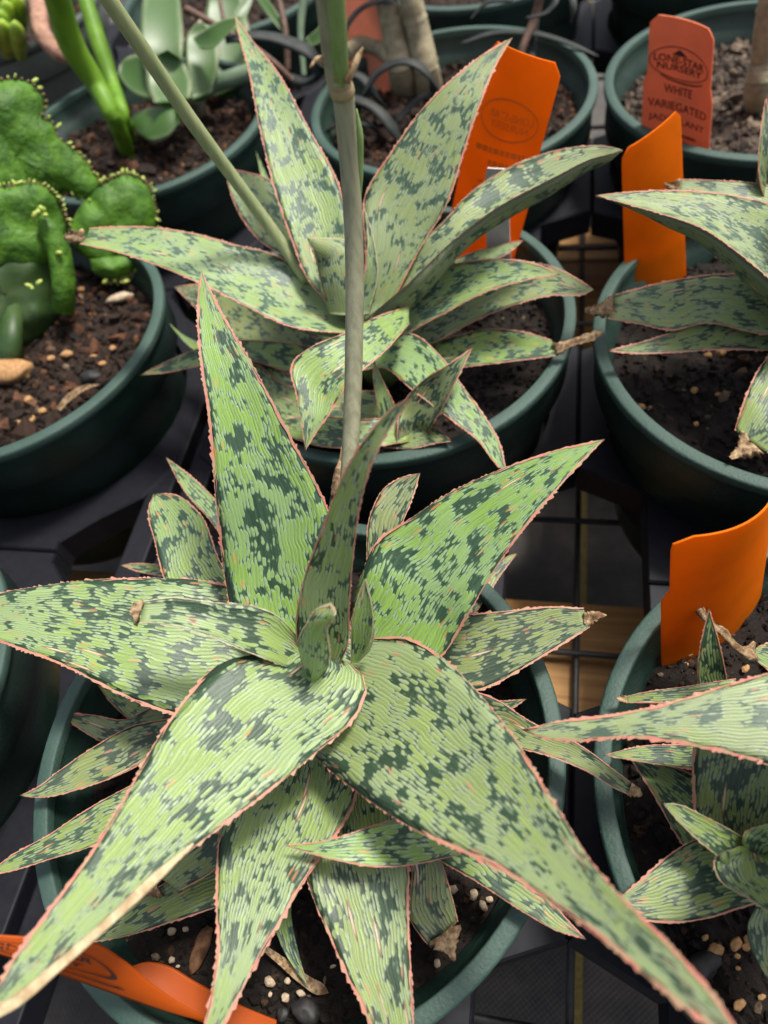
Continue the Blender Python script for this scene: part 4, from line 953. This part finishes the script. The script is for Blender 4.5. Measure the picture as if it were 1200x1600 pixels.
for pts in ([(352, 62, 9, .030), (400, 56, 11, .028), (450, 66, 12, .022), (490, 88, 12, .014), (502, 112, 11, .004), (480, 128, 9, -.004), (450, 120, 7, -.008)],
            [(552, 190, 7, SOILZ), (568, 150, 7, .0), (592, 112, 8, .012), (636, 96, 8, .016), (668, 115, 7, .010), (680, 150, 7, -.004), (676, 185, 6, SOILZ)],
            [(535, 150, 8, .006), (580, 165, 8, .002), (612, 198, 9, -.008), (630, 230, 7, SOILZ)],
            [(530, 112, 6, .010), (560, 118, 7, .008), (585, 145, 7, .0), (605, 190, 6, SOILZ)],
            [(532, 70, 5, .016), (545, 35, 6, .026), (570, 10, 6, .032), (600, 2, 5, .034), (620, 8, 2, .034)],
            [(620, 190, 6, -.012), (650, 158, 6, -.004), (690, 140, 5, -.002), (720, 130, 2, -.006)],
            [(505, 205, 6, -.014), (545, 190, 6, -.006), (580, 196, 6, -.008), (600, 215, 3, SOILZ)]):
    q = catmull(np.array(pts, float), 36)
    P = np.array([at(a[0], a[1], a[3]) for a in q]); r = np.array([a[2] * depth_of(p) / FPX for a, p in zip(q, P)])
    tube('strap_leaf', P, r * 1.25, M['strap'], PS, 12, True, .4)
# slim leafy twigs above the B aloe
PT = empty('leafy_twig', at(430, 110, SOILZ), 'thin brown leafless-tipped twig with small pointed grey-green leaves', 'succulent')
stem_px('twig', [(470, 140, 5, -.012), (430, 100, 5, .004), (356, 50, 5, .020), (330, 35, 5, .026), (290, 14, 6, .032)], 'twig', PT, 8)
stem_px('twig', [(356, 55, 4, .020), (348, 25, 3.5, .026), (340, -20, 3, .034)], 'twig', PT, 8)
stem_px('twig', [(450, 110, 5, -.004), (446, 50, 5, .014), (432, -20, 4, .030)], 'twig', PT, 8)
stem_px('twig', [(475, 120, 4, -.006), (470, 40, 6, .016), (478, -20, 7, .032)], 'grey_leaf', PT, 8)
lf = lambda *a, **k: leaf(PT, *a, **{'mat': 'jade', 'margin': None, 'th': .002, 'N': 14, 'face': .7, **k})
lf([(350, 50), (325, 58), (305, 68)], [(348, 58), (335, 72), (310, 80)], [.020, .022, .022], tip=(288, 78))
lf([(360, 50), (365, 20)], [(375, 45), (392, 10)], [.020, .030], tip=(400, -20))
lf([(440, 50), (415, 20), (400, -5)], [(446, 45), (428, 12), (412, -10)], [.014, .024, .030], tip=(395, -30))
lf([(478, 60), (500, 40), (520, 10)], [(482, 75), (515, 60), (540, 30)], [.014, .020, .026], tip=(550, -5))
# dry twig and grey leaves in pot F's far side
PQ = empty('dry_twig', at(800, 130, SOILZ), 'dry brown twig with drooping grey leaves behind the tall orange label', 'twig')
stem_px('twig', [(805, 150, 6, SOILZ), (815, 80, 6, .0), (835, 30, 7, .012), (850, -30, 6, .030)], 'twig', PQ, 8)
for pts in ([(830, 110, 6, -.008), (832, 70, 6, .0), (838, 30, 5, .010)], [(720, 68, 3, .004), (770, 52, 7, .006), (830, 52, 7, .006), (900, 72, 5, .002), (935, 88, 2, -.002)], [(822, 28, 3, .02), (856, 18, 6, .022), (868, 0, 6, .026), (860, -20, 5, .03)], [(890, -20, 6, .03), (896, 10, 6, .024), (892, 38, 2, .016)], [(735, 30, 2, .02), (760, 5, 6, .026), (800, 0, 6, .028)]):
    q = catmull(np.array(pts, float), 24); P = np.array([at(a[0], a[1], a[3]) for a in q]); r = np.array([a[2] * depth_of(p) / FPX for a, p in zip(q, P)])
    tube('drooping_leaf', P, r, M['strap'], PQ, 10, True, .4)
# trunk in pot G
PG = empty('tan_trunk_plant', at(1186, 165, SOILZ), 'swollen tan trunk in the pale barky soil beside the printed label', 'succulent')
ringed(PG, [(1185, 185, 18, SOILZ - .012), (1183, 150, 20, -.010), (1192, 90, 19, .010), (1200, 30, 19, .030), (1212, -60, 17, .056), (1226, -160, 15, .085), (1236, -230, 6, .104), (1237, -236, 1, .106)], 'trunk', 'trunk')
# pot and plants at the far corner beyond the crested cactus
ci = lat(-4.55, 6.7)
make_pot(ci, 'greyish green pot behind the crested cactus with a pinkish bark branch over its rim', 'pot_grey')
make_soil(ci, 'brown soil in the greyish pot behind the crested cactus', 'soil_red', 60, 500)
cz = lat(-2.2, 6.77)
make_pot(cz, 'dark green pot behind the variegated jade plant')
make_soil(cz, 'brown soil in the pot behind the variegated jade plant', 'soil_red', 61, 700)
PI = empty('bark_branch_plant', ci + np.array([0, 0, SOILZ]), 'rough pinkish bark branch bending over the greyish pot rim', 'succulent')
stem_px('branch', [(50, -40, 10, .03), (60, 10, 13, .036), (68, 55, 13, .034), (90, 82, 12, .026), (125, 95, 7, .018)], 'pink_bark', PI, 12)
PL_ = empty('lime_plant', ci + np.array([-.02, 0, SOILZ]), 'blurred lime green succulent in the greyish pot', 'succulent')
for k in range(9):
    x, y = [(8, 60), (-10, 40), (14, 30), (28, 62), (0, 10), (30, 20), (-20, 70), (20, 0), (6, 45)][k]
    stem_px('stem', [(x + 4, y + 26, 8, .005), (x, y, 13, .03), (x - 4, y - 22, 8, .045), (x - 6, y - 30, 2, .048)], 'lime', PL_, 10, 14)

# ---------------------------------------------------------------- loose pieces on the soil
def pebble(x, y, hw, hh, ang, mat, name, label, group, z=SOILZ + .003, seed=0):
    rs = np.random.RandomState(seed); p = at(x, y, z); k = depth_of(p) / FPX
    b = bmesh.new(); bmesh.ops.create_icosphere(b, subdivisions=3, radius=1)
    ax = unit(math.cos(math.radians(ang)) * _r - math.sin(math.radians(ang)) * _u); ax = unit(ax - ez * ax[2]); ay = np.cross(ez, ax)
    for v in b.verts:
        d = np.array(v.co[:]); m = 1 + .28 * noise.noise(Vector(d * 1.3) + Vector((seed, 0, 0))) + .10 * noise.noise(Vector(d * 4) + Vector((seed, 3, 0)))
        d = d * m; v.co = Vector(ax * d[0] * hw * k + ay * d[1] * hh * k + ez * d[2] * min(hw, hh) * .75 * k)
    me = bpy.data.meshes.new(name); b.to_mesh(me); b.free()
    o = link(name, me, M[mat]); o.location = Vector(p)
    return tag(o, label, 'pebble' if 'pebble' in name else name.split('_')[-1], group)
n_ = 0
for mat, nm, gl, lb, L in (
    ('pumice_pale', 'pebble', 'pale pumice crumbs in the front pot', 'pale pumice pebble on the dark soil of the big front aloe', [(421, 1534, 12, 8, 35), (449, 1533, 6, 6, 0), (446, 1559, 8, 8, 20), (422, 1554, 4, 5, 0), (470, 1552, 9, 6, 30), (268, 1455, 8, 7, 0), (290, 1452, 6, 5, 0), (303, 1488, 4, 4, 0), (268, 1500, 7, 6, 0), (278, 1510, 4, 3, 0), (708, 1390, 8, 9, 60), (740, 1398, 8, 10, 20), (755, 1415, 10, 7, 60), (765, 1405, 7, 6, 0), (683, 1505, 6, 8, 10), (520, 1510, 3, 6, 70)]),
    ('pumice', 'pebble', 'tan pumice in the shaded pup pot', 'tan pumice pebble on the soil below the shaded pup', [(1102, 1465, 5, 7, 60), (1118, 1485, 12, 16, 60), (1150, 1475, 14, 9, 130), (1165, 1480, 8, 7, 0), (1172, 1470, 12, 10, 0), (1185, 1463, 5, 5, 0), (1186, 1468, 6, 7, 0), (1152, 1494, 6, 5, 0), (1153, 1513, 5, 4, 0), (1155, 1570, 8, 14, 60), (1190, 1558, 5, 8, 70), (1112, 1350, 10, 6, 30)]),
    ('pumice', 'pebble', 'tan grit by the curved orange label', 'tan pebble on soil at the foot of the curved orange label', [(1076, 1019, 9, 8, 40), (1073, 1003, 5, 7, 60), (1085, 1012, 4, 4, 0), (1072, 1038, 5, 4, 0), (1165, 1045, 9, 6, 130)]),
    ('pumice', 'pebble', 'grit in the pot with the plain label', 'brownish pebble on soil beneath the aloe with the plain orange label', [(1127, 550, 9, 9, 0), (1106, 555, 8, 6, 0), (1085, 610, 7, 7, 0), (1122, 616, 6, 4, 0), (1002, 635, 8, 6, 30), (1088, 662, 5, 5, 0), (1122, 400, 6, 5, 0)]),
    ('pumice', 'pebble', 'grit in the cactus pot', 'tan round pebble on barky soil in front of the crested cactus', [(44, 624, 8, 8, 0), (104, 553, 12, 8, 0), (80, 560, 8, 7, 0), (66, 642, 9, 7, 0), (26, 662, 10, 8, 0), (50, 655, 6, 9, 0), (176, 544, 7, 6, 0), (146, 557, 7, 5, 0), (35, 675, 8, 6, 0), (128, 452, 10, 7, 0), (160, 568, 8, 6, 0)]),
):
    for (x, y, a, b_, an) in L:
        n_ += 1; pebble(x, y, a * .82, b_ * .82, an, mat, nm, lb, gl, seed=n_)
pebble(478, 1580, 24, 18, 20, 'dark_stone', 'stone', 'flat dark stone by the rim in front of the big aloe', None, seed=70)
pebble(442, 1585, 9, 11, 0, 'dark_stone', 'stone', 'small dark stone beside the flat dark stone', None, seed=71)
pebble(1098, 1510, 18, 32, 60, 'dark_stone', 'bark_chip', 'large dark bark chip below the shaded pup', None, seed=72)
pebble(10, 580, 42, 26, 10, 'pumice', 'rock', 'large tan rock at the foot of the crested cactus', None, seed=73)
pebble(186, 465, 22, 8, -15, 'pumice_pale', 'bark_chip', 'pale wood chip on the soil behind the crested cactus', None, seed=74)
pebble(315, 1480, 12, 34, 20, 'bark', 'bark_chip', 'twisted rusty bark strip on the soil of the big front aloe', None, seed=75)
pebble(142, 588, 18, 12, 20, 'dark_stone', 'bark_chip', 'grey bark chip by the cactus pot wall', None, seed=76)
c_ = empty('dry_leaf', at(120, 620, SOILZ), 'curled dry tan leaf on the soil by the cactus pot rim', 'dead leaf')
leaf(c_, [(88, 637), (105, 616), (130, 602)], [(94, 642), (112, 624), (132, 610)], [-.014, -.008, -.006], tip=(158, 600), name='blade', mat='dry', margin=None, th=.0008, chan=.4)
SC.cycles.use_denoising = True
SC.cycles.max_bounces = 6
